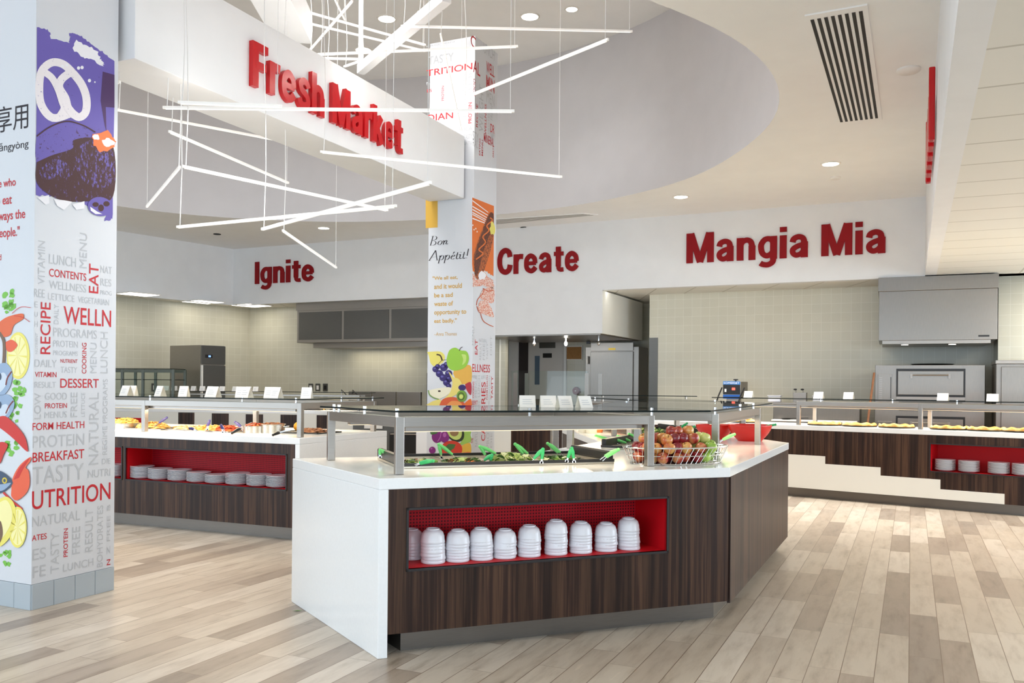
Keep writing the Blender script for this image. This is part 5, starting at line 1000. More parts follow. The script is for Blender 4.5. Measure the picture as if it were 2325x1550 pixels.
for lab, K, h, a, b, D, gr in (
 ('light green tongs standing astride the second front pan', K4, (120, 950), (170, 1260), (430, 1240), 5.45, 'green'),
 ('light green tongs leaning right beside the romaine heap', K4, (810, 985), (930, 1200), (1170, 1160), 5.5, 'green'),
 ('light green tongs standing right of the romaine heap', K4, (1400, 945), (1580, 1180), (1690, 1180), 5.55, 'green'),
 ('dark green tongs hung over the front rail by the romaine', K4, (1010, 1130), (835, 1290), (975, 1300), 5.2, 'green_dark'),
 ('dark green tongs hung over the front rail right of the romaine', K4, (1865, 1030), (1655, 1270), (1840, 1290), 5.2, 'green_dark'),
 ('single light green tongs leaning on the back edge of the well', K4, (1945, 935), (2180, 1160), (2230, 1150), 5.7, 'green'),
 ('dark green tongs upright near the right end of the well', K1, (410, 1110), (325, 1330), (450, 1340), 5.25, 'green_dark'),
 ('green tongs lying over the black right end guard', K1, (1155, 1130), (860, 1290), (900, 1310), 5.25, 'green'),
 ('light green tongs in the leftmost pan behind the corner post', K3, (1205, 1045), (1205, 1170), (1420, 1180), 5.3, 'green'),
 ('dark green tongs lying flat in the leftmost front pan', K3, (2090, 1225), (1780, 1290), (1800, 1305), 4.95, 'green_dark'),
 ('light green tongs left of the apples, longest of the row behind', K1, (795, 905), (1150, 1100), (1190, 1100), 6.9, 'green'),
 ('light green tongs, second of the row behind the apples', K1, (1030, 955), (1330, 1130), (1370, 1130), 6.9, 'green'),
 ('light green tongs, third of the row behind the apples', K1, (1145, 915), (1380, 1090), (1420, 1090), 7.1, 'green'),
 ('light green tongs rising just left of the middle post', K1, (1325, 880), (1560, 1060), (1600, 1060), 7.2, 'green'),
 ('green tongs lying in the far well, left of the post', K1, (1270, 735), (1480, 850), (1500, 845), 8.7, 'green_dark'),
 ('dark green tongs leaning left in the far well', K2, (140, 710), (-60, 870), (-30, 875), 8.6, 'green_dark'),
 ('dark green tongs lying in the far well beside the leaning pair', K2, (260, 760), (60, 880), (90, 885), 8.6, 'green_dark'),
 ('green tongs lying in the far well nearest the red bowl', K2, (400, 750), (190, 880), (220, 885), 8.6, 'green'),
 ('green tongs poking out of the larger red bowl', K2, (1555, 730), (1180, 830), (1200, 836), 7.8, 'green_dark'),
 ('light green tongs lying before the red bowls by the apples', K2, (900, 885), (640, 1010), (660, 1015), 6.55, 'green')):
    zl = 1.0 if 'red bowl' in lab and 'poking' in lab else .922
    tongs(lab, K(*h, D), low(K(*a, D), zl), low(K(*b, D), zl), gr)
# jars on the far arm
M['jar_glass'] = glass_mat('jar_glass', (.9, .92, .9, 1)); M['dressing_orange'] = plain('orange_dressing', rgb(214, 110, 40), .4); M['dressing_cream'] = plain('cream_dressing', rgb(236, 226, 200), .4)
for k, (px, py, D, lab, mt, lidded) in enumerate(((1325, 984, 8.9, 'cream dressing jar at the left of three on the far arm', 'dressing_cream', 0), (1343, 986, 8.8, 'pale dressing jar between two others on the far arm', 'dressing_cream', 1), (1357, 986, 9.0, 'jar of orange dressing on the far arm', 'dressing_orange', 0))):
    c = aty(px, py, D); t = thing('dressing_jar', lab, 'jar', (c[0], c[1], CT)); mb = MB(); mb.lathe([(1e-4, 0), (.05, 0), (.055, .01), (.055, .1), (.045, .115), (.045, .13), (.042, .13), (.042, .112)], 20); mb.build('jar_body', M[mt], t, world=False, smooth=True)
    mb = MB(); mb.lathe([(.05, .125), (.05, .14), (1e-4, .142)], 20); mb.build('lid', M['steel'], t, world=False)
# tent cards
def card(label, p, rz, w_=.1, h=.075, group=None, base=None):
    t = thing('tent_card', label, 'card', tuple(p), rz, group); sp = h * .38
    for sg, nme in ((-1, 'front_leaf'), (1, 'back_leaf')):
        mb = MB(); mb.add([(-w_ / 2, sg * sp, 0), (w_ / 2, sg * sp, 0), (w_ / 2, 0, h), (-w_ / 2, 0, h)], [(0, 1, 2, 3) if sg < 0 else (3, 2, 1, 0)]); q = len(mb.v)
        mb.add([(-w_ / 2, sg * (sp + .0015), 0), (w_ / 2, sg * (sp + .0015), 0), (w_ / 2, sg * .0015, h + .0005), (-w_ / 2, sg * .0015, h + .0005)], [(0, 1, 2, 3) if sg > 0 else (3, 2, 1, 0)]); o = mb.build(nme, M['card'], t, world=False)
        if sg < 0:
            mb = MB(); rnd = random.Random(label)
            for i in range(3):
                f0 = .62 - i * .18; a, b = -w_ * .32, w_ * rnd.uniform(.1, .34); y = lambda f: -sp * (1 - f) - .0024
                mb.add([(a, y(f0), h * f0), (b, y(f0), h * f0), (b, y(f0 + .04), h * (f0 + .04)), (a, y(f0 + .04), h * (f0 + .04))], [(0, 1, 2, 3)])
            mb.build('print_lines', M['grey_word'], o, world=False)
    return t
for k, (px, D, a, lab) in enumerate(((1197, 5.45, -.25, 'white tent card on the glass, leftmost of four above the salad'), (1244, 5.45, -.2, 'white tent card on the glass, second of four above the salad'), (1281, 5.4, .15, 'white tent card touching its left neighbour on the salad glass'), (1326, 5.4, .25, 'white tent card on the salad glass nearest the corner post'))):
    c = aty(px, 925, D); card(lab, (c[0], c[1], GZ), rzof(FD) + a, .1, .072)
for k, (px, s_) in enumerate(((287, .16), (302, .1), (364, .12), (418, .12), (484, .2), (548, .13), (560, .14), (614, .14), (628, .14), (697, .13))):
    y = .25 + .12 * (k % 2); c = aty(px, 890, float((L0 + LN * y)[1] + 0)); pl2 = Plane(L0 + LN * y, LD); u, _ = pl2.px(px, 895); p = pl2.pt(u, 0, 0)
    card('white tent card on the left island glass, %s from the left column' % ORDL[k], (p[0], p[1], GZ), rzof(LD) + (.3 if k % 2 else -.1), s_ * .75, .1)
for k, px in enumerate((378, 396, 420, 440, 460, 478, 505, 534, 565, 581)):
    pl2 = Plane(GA + GN * .2, GD); u, _ = pl2.px(px, 880); p = pl2.pt(u, 0, 0)
    card('small white tent card on the back grill glass, %s from its left' % ORDL[k], (p[0], p[1], 1.24), rzof(GD) + random.uniform(-.2, .2), .1, .085)
for k, px in enumerate((1700, 1859, 1927, 2141, 2254)):
    pl2 = Plane(RA + RN * .3, RD); u, _ = pl2.px(px, 900); p = pl2.pt(u, 0, 0)
    card('white tent card on the pizza counter glass, %s from its left' % ORDL[k], (p[0], p[1], GZ), rzof(RD), .12, .085)

# ================================================================== PIZZAS
M['crust'] = mottled('pizza_crust', [(.3, rgb(190, 120, 50)), (.5, rgb(224, 168, 92)), (.7, rgb(240, 200, 130))], 14, rough=.6, bump=.4)
M['cheese'] = mottled('pizza_cheese', [(.3, rgb(190, 76, 40)), (.45, rgb(226, 150, 70)), (.6, rgb(242, 206, 120))], 22, rough=.5, bump=.5)
M['pan_black'] = plain('black_pizza_pan', rgb(30, 27, 25), .45, .3)
t = thing('pizza', 'whole pizza on the counter', 'pizza', (0, 0, 0)); pz = t
mb = MB(); mb.lathe([(1e-4, .0), (.2, 0), (.215, .012), (.21, .014), (1e-4, .008)], 36); mb.build('pan', M['pan_black'], t, world=False, smooth=True)
mb = MB(); mb.lathe([(.175, .012), (.196, .010), (.203, .024), (.194, .04), (.176, .036), (.17, .022)], 40); mb.v = [(x * (1 + .02 * math.sin(7 * math.atan2(y, x))), y * (1 + .02 * math.sin(5 * math.atan2(y, x))), z * (1 + .2 * math.sin(9 * math.atan2(y, x)))) for x, y, z in mb.v]; mb.build('crust', M['crust'], t, world=False, smooth=True)
mb = MB(); mb.lathe([(.176, .024), (.14, .03), (.09, .028), (1e-4, .03)], 40); mb.build('topping', M['cheese'], t, world=False, smooth=True)
xs = [1690, 1872, 1951, 2036, 2155, 2240, 2318]
for k, px in enumerate(xs):
    pl2 = Plane(RA + RN * .34, RD); u, _ = pl2.px(px, 960); p = pl2.pt(u, CT, 0); lab = 'pizza on a black pan, %s from the left on the pizza counter' % ORDL[k]
    if k == 0: pz.location = p; pz['label'] = lab; pz['group'] = 'pizzas on the counter'
    else: dup(pz, p, random.random() * 6, lab, 'pizzas on the counter')
for k, (px, D, lab) in enumerate(((1650, 0, 'lidded clear jar at the left end of the pizza counter'), (1664, 0, 'steel topped shaker jar, middle of three on the pizza counter'), (1700, 0, 'shaker jar beside the left pizza'))):
    pl2 = Plane(RA + RN * .3, RD); u, _ = pl2.px(px, 950); p = pl2.pt(u, CT, 0); t = thing('shaker_jar', lab, 'jar', p)
    mb = MB(); mb.lathe([(1e-4, 0), (.05, 0), (.052, .02), (.045, .12), (.043, .12)], 18); mb.build('jar_body', M['jar_glass'], t, world=False, smooth=True); mb = MB(); mb.lathe([(.047, .118), (.047, .14), (1e-4, .145)], 18); mb.build('lid', M['steel'], t, world=False)
    mb = MB(); mb.lathe([(1e-4, .004), (.045, .004), (.044, .06), (1e-4, .062)], 16); mb.build('filling', M['crust'], t, world=False)

# ================================================================== HOT FOOD ON THE LEFT ISLAND
FM = {k: mottled(k, [(.32, rgb(*a)), (.5, rgb(*b)), (.68, rgb(*c))], 26, rough=.6, bump=.6) for k, a, b, c in (('golden_chips', (196, 120, 50), (232, 176, 90), (246, 214, 140)), ('pale_noodles', (222, 180, 110), (240, 212, 150), (250, 236, 200)), ('red_peppers', (140, 40, 26), (196, 80, 40), (226, 140, 70)), ('brown_meat', (96, 54, 34), (150, 92, 56), (190, 130, 84)), ('nacho_cheese', (226, 160, 60), (240, 196, 96), (196, 190, 110)))}
def heap(name, label, c, rx, ry, h, mat, d, z=CT + .008, chunky=.018, n=60):
    mb = MB(); rnd = random.Random(label); nn, mm = 22, 7
    prof = [(math.cos(PI / 2 * i / mm), math.sin(PI / 2 * i / mm)) for i in range(mm + 1)]
    for r_, zz in prof:
        for k in range(nn):
            a = 2 * PI * k / nn; q = 1 + rnd.uniform(-.1, .1); x = (rx * r_ + 1e-4) * q * math.cos(a); y = (ry * r_ + 1e-4) * q * math.sin(a); P = np.array(c) + d * x + np.array([-d[1], d[0]]) * y; mb.v.append((P[0], P[1], z + h * zz * rnd.uniform(.8, 1.1)))
    for i in range(mm):
        for k in range(nn): mb.f.append([i * nn + k, i * nn + (k + 1) % nn, (i + 1) * nn + (k + 1) % nn, (i + 1) * nn + k]); mb.mi.append(0)
    for i in range(n):                                   # separate bits lying on the heap
        a = rnd.random() * 2 * PI; r_ = math.sqrt(rnd.random()) * .92; x, y = rx * r_ * math.cos(a), ry * r_ * math.sin(a); P = np.array(c) + d * x + np.array([-d[1], d[0]]) * y; zz = z + h * math.sqrt(max(0, 1 - r_ * r_)); s = chunky * rnd.uniform(.6, 1.3)
        m = Matrix.Rotation(rnd.random() * 6, 3, 'Z') @ Matrix.Rotation(rnd.uniform(-.7, .7), 3, 'X'); pts = [(-1, -.6, 0), (1, -.5, .1), (.9, .6, .3), (-.8, .7, .2), (0, 0, .7)]
        q = [m @ Vector(p) * s for p in pts]; mb.add([(P[0] + v.x, P[1] + v.y, zz + v.z) for v in q], [(0, 1, 4), (1, 2, 4), (2, 3, 4), (3, 0, 4), (3, 2, 1, 0)])
    o = mb.build(name, mat, None, smooth=False); tag(o, label, 'food', None, 'stuff'); return o
def tray(label, c, d, L, W, mat='steel', h=.012):
    t = thing('food_tray', label, 'tray', (c[0], c[1], CT), rzof(d)); mb = MB(); mb.box(-L / 2, L / 2, -W / 2, W / 2, 0, .004); mb.build('tray_base', M[mat], t, world=False)
    mb = MB(); e = .008
    for x0, x1, y0, y1 in ((-L / 2, L / 2, -W / 2, -W / 2 + e), (-L / 2, L / 2, W / 2 - e, W / 2), (-L / 2, -L / 2 + e, -W / 2, W / 2), (L / 2 - e, L / 2, -W / 2, W / 2)): mb.box(x0, x1, y0, y1, .004, h)
    mb.build('rim', M[mat], t, world=False); return t
def pot(label, c, r, h):
    t = thing('round_pan', label, 'pan', (c[0], c[1], CT)); mb = MB(); mb.lathe([(1e-4, 0), (r, 0), (r, h), (r + .008, h + .004), (r + .008, h + .007), (r - .006, h), (r - .006, .006), (1e-4, .006)], 28); mb.build('pan_body', M['pan_inner'], t, world=False, smooth=True)
    mb = MB(); mb.tube([(r, -.04, h * .7), (r + .04, -.03, h * .8), (r + .04, .03, h * .8), (r, .04, h * .7)], .006, 6); mb.build('handle', M['chrome'], t, world=False, smooth=True); return t
def lpx(px, y): pl2 = Plane(L0 + LN * y, LD); u, _ = pl2.px(px, 970); return L0 + LN * y + LD * u
c = lpx(243, .45); pot('steel pan of nacho chips beside the left column', c, .12, .05); heap('nacho_heap', 'pale nacho heap in the pan beside the left column', c, .115, .115, .05, FM['pale_noodles'], LD, CT + .042)
c = lpx(286, .5); pot('steel pan of nachos with green topping left of the post', c, .13, .045); heap('nacho_heap', 'nacho heap with green topping left of the post', c, .125, .125, .06, FM['nacho_cheese'], LD, CT + .036)
c = lpx(352, .5); tray('steel tray heaped with golden chips right of the post', c, LD, .5, .34); heap('chip_heap', 'golden chips heaped beside a navy gripped tongs', c - LD * .03, .19, .13, .06, FM['golden_chips'], LD)
c = lpx(425, .55); tray('steel tray of pale noodles', c, LD, .34, .34); heap('noodle_heap', 'low pale noodles in the tray left of the pasta', c, .14, .13, .03, FM['pale_noodles'], LD)
c = lpx(478, .5); tray('steel tray of golden pasta in the middle of the island', c, LD, .36, .34); heap('pasta_heap', 'golden pasta heap in the middle of the island', c, .155, .13, .045, FM['golden_chips'], LD)
c = lpx(520, .5); tray('steel tray of red peppers', c, LD, .28, .34); heap('pepper_heap', 'red pepper mix right of the golden pasta', c, .12, .13, .045, FM['red_peppers'], LD)
c = lpx(578, .5); pot('round steel pan with a serving tongs leaning on it', c, .11, .06); heap('vegetable_heap', 'orange vegetable heap in the left round pan', c, .1, .1, .035, FM['red_peppers'], LD, CT + .048)
c = lpx(617, .6); pot('round steel pan nearest the corner post', c, .125, .075); heap('vegetable_heap', 'brown stew in the round pan nearest the corner post', c, .115, .115, .025, FM['brown_meat'], LD, CT + .062)
c = lpx(700, .75); tray('dark tray with half an orange behind the corner post', c, LD, .5, .4, 'pan_black'); heap('meat_heap', 'dark sliced meat on the tray behind the corner post', c + LD * .06, .16, .12, .03, FM['brown_meat'], LD)
M['orange_peel'] = mottled('orange_peel', [(.3, rgb(236, 150, 30)), (.7, rgb(250, 186, 60))], 40, rough=.4, bump=.2); c = c - LD * .12
o = MB().ball((0, 0, 0), .045, .045, .045, 20, 12).build('orange', M['orange_peel'], None, smooth=True); o.location = (c[0], c[1], CT + .056); tag(o, 'small orange on the dark tray behind the corner post', 'fruit')
K5 = lambda x, y, D: aty(x, y, D)
for lab, h, a, b, D, gr in (('navy gripped tongs sticking up from the golden chips', (379, 948), (352, 968), (349, 970), 8.7, 'purple_grip'), ('navy gripped tongs standing in the golden pasta', (476, 955), (471, 976), (467, 977), 8.45, 'purple_grip'), ('navy gripped tongs lying across the pasta tray edge', (431, 972), (447, 977), (446, 979), 8.1, 'purple_grip'), ('navy gripped tongs standing in the red peppers', (502, 965), (506, 982), (512, 982), 8.0, 'purple_grip'), ('navy gripped tongs leaning into the left round pan', (534, 958), (552, 978), (556, 976), 8.3, 'purple_grip'),
                         ('long steel tongs with black grips resting on the round pan', (527, 983), (578, 961), (572, 958), 7.95, 'black'), ('black gripped tongs lying before the corner post', (620, 987), (660, 977), (656, 975), 7.7, 'black')):
    tongs(lab, low(K5(*h, D), .92), low(K5(*a, D), .92), low(K5(*b, D), .92), gr, .6 if gr != 'black' else .4, .022)

# ================================================================== KITCHEN BEHIND THE PIZZA COUNTER
def locf(p, d): return (p[0], p[1], 0), rzof(d)
# hood over the oven
HL, HR = np.array([5.46, 13.0]), np.array([6.85, 12.4]); HD = (HR - HL) / np.linalg.norm(HR - HL); HW = float(np.linalg.norm(HR - HL)) + .04
t = thing('range_hood', 'large stainless hood over the pizza oven', 'hood', (HL[0], HL[1], 2.05), rzof(HD))
mb = MB(); mb.box(0, HW, 0, 1.2, .05, .78); mb.build('hood_body', M['steel_h'], t, world=False, bevel=.004)
mb = MB(); mb.box(-.012, HW + .012, -.012, 1.2, .78, .985); mb.build('top_band', M['steel_h'], t, world=False, bevel=.004)
mb = MB(); mb.box(.05, HW - .08, .03, 1.1, 0, .05); o = mb.build('grease_trough', M['steel'], t, world=False); o['label'] = 'lower lip with two round lamps'
for x in (.36, 1.0):
    mb = MB(); mb.lathe([(1e-4, -.004), (.05, -.004), (.05, 0)], 16, (x, .3, 0)); mb.build('hood_lamp', M['panel_lamp'], t, world=False)
mb = MB(); mb.box(HW - .24, HW - .1, -.004, 0, .09, .115); mb.build('name_plate', M['black'], t, world=False)
# pizza oven
OL, _ = np.array([5.46, 13.12]), 0; OD = W1D
t = thing('pizza_oven', 'stacked stainless deck pizza oven under the hood', 'oven', (OL[0], OL[1], 0), rzof(OD)); OWd = 1.46
mb = MB(); mb.box(0, OWd, 0, .74, .12, 1.74); mb.build('oven_body', M['steel_h'], t, world=False, bevel=.006)
for i, (x, y) in enumerate(((.08, .1), (OWd - .08, .1), (.08, .64), (OWd - .08, .64))): mb = MB(); mb.lathe([(1e-4, 0), (.03, 0), (.03, .12), (1e-4, .12)], 12, (x, y, 0)); mb.build('leg', M['black'], t, world=False)
for z, hgt in ((1.3, .36), (.60, .36)):
    mb = MB(); mb.box(.292, 1.208, -.008, .002, z - .03, z + hgt + .025); mb.build('deck_recess', M['black'], t, world=False)
    mb = MB(); mb.box(.315, 1.185, -.03, -.006, z, z + hgt - .01); d_ = mb.build('oven_door', M['steel_h'], t, world=False, bevel=.004)
    mb = MB(); mb.tube([(.5, -.07, z + hgt - .07), (1.0, -.07, z + hgt - .07)], .011, 8)
    for x in (.5, 1.0): mb.box(x - .014, x + .014, -.08, -.03, z + hgt - .12, z + hgt - .055)
    mb.build('handle', M['steel'], d_, world=False)
    mb = MB(); mb.box(.3, 1.2, -.02, 0, z - .1, z - .03); mb.build('deck_shelf', M['steel'], t, world=False)
    mb = MB(); mb.box(.33, 1.17, -.004, 0, z - .24, z - .1); mb.build('lower_door', M['steel_dark'], t, world=False)
    mb = MB(); mb.box(.04, .24, -.012, 0, z - .1, z + .3); c_ = mb.build('control_door', M['steel_h'], t, world=False, bevel=.003)
    mb = MB()
    for i in range(12): mb.box(.06, .1, -.016, -.012, z - .06 + i * .028, z - .05 + i * .028)
    mb.build('vent_slots', M['steel'], c_, world=False); mb = MB(); mb.box(.215, .225, -.02, -.012, z - .06, z + .26); mb.build('door_edge', M['black'], c_, world=False)
t = None
o = MB().lathe([(1e-4, 0), (.25, 0), (.3, .018), (.29, .02), (1e-4, .006)], 32).build('pizza_pan', M['pan_black'], None, smooth=True); p = OL + OD * .78 + np.array([-OD[1], OD[0]]) * .3; o.location = (p[0], p[1], 1.741); tag(o, 'flat black pan lying on top of the pizza oven', 'pan')
# wooden peel leaning on the oven side
a = aty(1985, 846, 13.05); b = aty(1968, 975, 12.9); t = thing('pizza_peel', 'wooden handled peel leaning against the left side of the oven', 'pizza peel', tuple(b))
dirv = (a - b) / np.linalg.norm(a - b); b0 = b - dirv * (b[2] - .02) / dirv[2]
mb = MB(); mb.tube([tuple(b0), tuple(a)], .017, 8); M['peel_wood'] = mottled('peel_wood', [(.3, rgb(120, 74, 42)), (.7, rgb(150, 98, 58))], 8, (1, 1, .1)); mb.build('handle', M['peel_wood'], t, smooth=True)
# refrigerator at the right edge
FL = np.array([6.65, 11.98]); t = thing('refrigerator', 'stainless refrigerator at the right edge beside the oven', 'refrigerator', (FL[0], FL[1], 0), rzof(W1D))
mb = MB(); mb.box(0, 1.3, 0, .74, .1, 1.74); mb.build('body', M['steel_h'], t, world=False, bevel=.005); mb = MB(); mb.box(-.01, 1.31, -.02, .74, 1.74, 1.79); mb.build('top_cap', M['steel'], t, world=False, bevel=.003)
mb = MB(); mb.box(.06, .64, -.04, 0, .16, 1.7); d_ = mb.build('door', M['steel_h'], t, world=False, bevel=.005); mb = MB(); mb.tube([(.58, -.07, .9), (.58, -.07, 1.3)], .012, 8); mb.build('handle', M['chrome'], d_, world=False)
for x in (.06, 1.24): mb = MB(); mb.box(x - .03, x + .03, .05, .11, 0, .1); mb.build('leg', M['black'], t, world=False)
# prep table with cutting board, press, bins
TA = np.array([4.1, 13.82]); t = thing('prep_table', 'stainless prep table with white cutting board against the tiled wall', 'table', (TA[0], TA[1], 0), rzof(W1D)); TLn = 1.3
mb = MB(); mb.box(0, TLn, .0, .75, .1, .86); mb.build('cabinet', M['steel'], t, world=False, bevel=.004)
mb = MB(); mb.box(0, TLn, .28, .75, .86, 1.12); mb.build('pan_rail', M['steel_h'], t, world=False, bevel=.004)
mb = MB(); mb.box(0, TLn, .22, .76, 1.12, 1.15); mb.build('lid', M['steel'], t, world=False, bevel=.003)
mb = MB(); mb.box(.02, TLn - .02, -.06, .22, .862, .885); o = mb.build('cutting_board', M['card'], t, world=False, bevel=.003)
for x in (.08, TLn - .08): mb = MB(); mb.box(x - .03, x + .03, .06, .12, 0, .1); mb.build('leg', M['black'], t, world=False)
def tb(px, y): pl2 = Plane(TA + np.array([-W1D[1], W1D[0]]) * y, W1D); u, _ = pl2.px(px, 900); return pl2.pt(u, 1.151, 0)
# dough press with blue panel
p = tb(1663, .5); SA = np.array([1.95, 14.65]); t = thing('side_table', 'stainless table carrying the dough press', 'table', (2.7, 14.72, 0), rzof(W1D))
mb = MB(); mb.box(-.42, .48, -.3, .36, 1.0, 1.04); mb.build('table_top', M['steel'], t, world=False, bevel=.004)
for x in (-.38, .44):
    for y in (-.26, .32): mb = MB(); mb.box(x - .02, x + .02, y - .02, y + .02, 0, 1.0); mb.build('leg', M['steel'], t, world=False)
pl2 = Plane((2.7, 14.72), W1D); u, _ = pl2.px(1662, 900); q = pl2.pt(u, 1.041, 0)
t = thing('dough_press', 'dough press with blue and black control panel on steel table', 'dough press', q, rzof(W1D))
s_ = 14.7 / F_PX
mb = MB(); mb.box(-.16, .16, -.1, .3, .05, .08); mb.lathe([(1e-4, .085), (.2, .085), (.2, .11), (1e-4, .11)], 24, (0, -.02, 0)); mb.build('platen', M['steel'], t, world=False)
mb = MB(); mb.box(-.17, .17, -.12, .3, 0, .05); mb.build('base', M['steel'], t, world=False, bevel=.004)
mb = MB(); mb.prism([(-.14, .0), (.14, .0), (.2, .3), (-.14, .3)], .16, .44); mb.box(-.1, .1, .05, .28, .08, .16); mb.build('head', M['steel'], t, world=False, bevel=.006)
mb = MB(); mb.box(-.145, .13, -.008, 0, .39, .445); o = mb.build('blue_panel', plain('blue_panel', rgb(46, 120, 190), .4), t, world=False)
V, Fc = glyphs('SOMERSET', 0, 0); xs_ = [v[0] for v in V]; ys_ = [v[1] for v in V]; mb = MB(); mb.add([(-.135 + (v[0] - min(xs_)) / (max(xs_) - min(xs_)) * .255, -.0095, .402 + (v[1] - min(ys_)) / (max(ys_) - min(ys_)) * .03) for v in V], Fc); mb.build('lettering', M['card'], o, world=False)
mb = MB(); mb.box(-.145, .13, -.008, 0, .23, .39); c_ = mb.build('control_panel', M['black'], t, world=False); mb = MB(); mb.box(0, .05, -.01, -.008, .3, .34); mb.build('red_display', emit('red_display', (1, .08, .05, 1), 2), c_, world=False); mb = MB(); mb.box(-.12, -.09, -.01, -.008, .27, .32); mb.build('switch', M['card'], c_, world=False)
mb = MB(); mb.box(-.145, .13, -.008, 0, .16, .225); mb.build('blue_panel', plain('deep_blue_panel', rgb(30, 90, 170), .4), t, world=False)
for x, dx in ((-.16, -.07), (.2, -.08)): mb = MB(); mb.tube([(x, -.02, .34), (x + dx * .6, -.1, .2), (x + dx, -.16, .06)], .012, 8); mb.build('handle', M['black'], t, world=False)
mb = MB(); mb.lathe([(1e-4, .44), (.012, .44), (.012, .46), (.04, .465), (.04, .48), (1e-4, .485)], 16, (.03, .15, 0)); mb.build('knob', M['black'], t, world=False)
p = tb(1817, .45); t = thing('utensil_bin', 'square steel bin holding black handled ladles on the prep table', 'bin', p, rzof(W1D))
mb = MB(); mb.box(-.1, .1, -.08, .08, 0, .004)
for x0, x1, y0, y1 in ((-.1, .1, -.08, -.076), (-.1, .1, .076, .08), (-.1, -.096, -.08, .08), (.096, .1, -.08, .08)): mb.box(x0, x1, y0, y1, .004, .16)
mb.build('bin_body', M['steel'], t, world=False)
for k, (x, lab) in enumerate(((-.05, 'black handled ladle leaning out of the left of the bin'), (.06, 'black handled ladle leaning out of the right of the bin'))):
    u = thing('ladle', lab, 'ladle', (p[0] + W1D[0] * x, p[1] + W1D[1] * x, p[2] + .006)); mb = MB(); mb.tube([(0, 0, 0), (-.02, 0, .2)], .006, 6); mb.build('shaft', M['steel'], u, world=False); mb = MB(); mb.ball((-.03, 0, .205), .03, .014, .014, 10, 8); mb.build('handle', M['black'], u, world=False, smooth=True)
for px, w_, hh, lab in ((1759, .2, .1, 'white lidded tub with wire handles on the prep table'), (1858, .16, .1, 'white box right of the steel utensil bin')):
    p = tb(px, .45); t = thing('food_tub', lab, 'tub', p, rzof(W1D)); mb = MB(); mb.box(-w_ / 2, w_ / 2, -.07, .07, 0, hh); mb.build('tub_body', M['china'], t, world=False, bevel=.015); mb = MB(); mb.box(-w_ / 2 - .008, w_ / 2 + .008, -.078, .078, hh, hh + .012); mb.build('lid', M['china'], t, world=False, bevel=.004)
p = tb(1785, .1); p = (p[0], p[1], .887); o = MB().lathe([(1e-4, 0), (.06, 0), (.085, .02), (.08, .02), (1e-4, .005)], 20).build('frying_pan_body', M['pan_black'], None); 
t = thing('frying_pan', 'small black pan lying on the white cutting board', 'pan', p, rzof(W1D)); o.parent = t; o.name = 'pan_body'; mb = MB(); mb.bar((.08, 0, .018), (.34, 0, .03), .02, .01); mb.build('handle', M['black'], t, world=False)

# ================================================================== MIDDLE STATION RECESS
# white enclosure of the extractor
XL = SL + SD * 6.55; XD = SD; u, _ = P_SOF.px(1368, 700); X1 = SL + SD * u; X0 = SL + SD * (P_SOF.px(1122, 760)[0] - .5)
mb = MB(); nb = np.array([-SD[1], SD[0]]); mb.prism([tuple(X0), tuple(X1), tuple(X1 + nb * 2.35), tuple(X0 + nb * 2.35)], 2.29, Z1 - .03); mb.f = mb.f[:2] + [mb.f[2 + i] for i in range(4)]; struct(mb.build('wall_hood_enclosure', M['cream_panel']))  # cream side colour stands in for warm light from inside
mb = MB(); mb.prism([tuple(X0 - nb * .012), tuple(X1 - nb * .012), tuple(X1 - nb * .001), tuple(X0 - nb * .001)], 2.29, Z1 - .01); struct(mb.build('wall_hood_front', M['white_paint']))
t = thing('extractor_hood', 'stainless extractor underside below the Create letters', 'hood', (X0[0], X0[1], 2.2)); mb = MB(); mb.prism([tuple(p) for p in inset([X0, X1, X1 + nb * 2.3, X0 + nb * 2.3], .05)], 2.27, 2.289); mb.build('canopy_plate', M['steel_h'], t)
for k in range(3):
    c = X0 + (X1 - X0) * (.35 + .25 * k) + nb * .9; mb = MB(); mb.tube([(c[0], c[1], 2.27), (c[0], c[1], 2.2)], .012, 8); mb.ball((c[0], c[1], 2.17), .03, .03, .045, 12, 8); mb.build('hood_lamp', M['lamp'] if k == 1 else M['chrome'], t)
l = area('hood_lamp', (1.2, .4, .03), 1.2, .3, 7, (1, .95, .85), (0, 0, -1)); l.parent = t
# door beside a dark opening, corkboard, fridge
def cbx(x, y): return P_CB.px(x, y)
def cbox(mb, x0, x1, y0, y1, o0, o1, pl=P_CB):
    a, zt = pl.px(x0, y0); b, zb_ = pl.px(x1, y1); zb_ = max(zb_, 0.0)
    mb.add([pl.pt(s, z, o) for o in (o0, o1) for s, z in ((a, zb_), (b, zb_), (b, zt), (a, zt))], [(3, 2, 1, 0), (4, 5, 6, 7), (0, 1, 5, 4), (1, 2, 6, 5), (2, 3, 7, 6), (3, 0, 4, 7)])
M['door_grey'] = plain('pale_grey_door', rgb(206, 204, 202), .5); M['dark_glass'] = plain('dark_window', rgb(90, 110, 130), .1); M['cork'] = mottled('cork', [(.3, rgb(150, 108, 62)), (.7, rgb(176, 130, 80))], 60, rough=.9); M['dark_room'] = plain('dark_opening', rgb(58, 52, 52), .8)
mb = MB(); cbox(mb, 1176, 1201, 770, 1200, .003, .01); o = mb.build('doorway_dark_sheet', M['dark_room']); struct(o)  # dark sheet painted for the shade inside the open doorway
mb = MB(); cbox(mb, 1202, 1279, 772, 1200, .01, .05); d1 = mb.build('door_1', M['door_grey']); struct(d1); ORIG[d1.name] = ((0, 0, 0), 0)
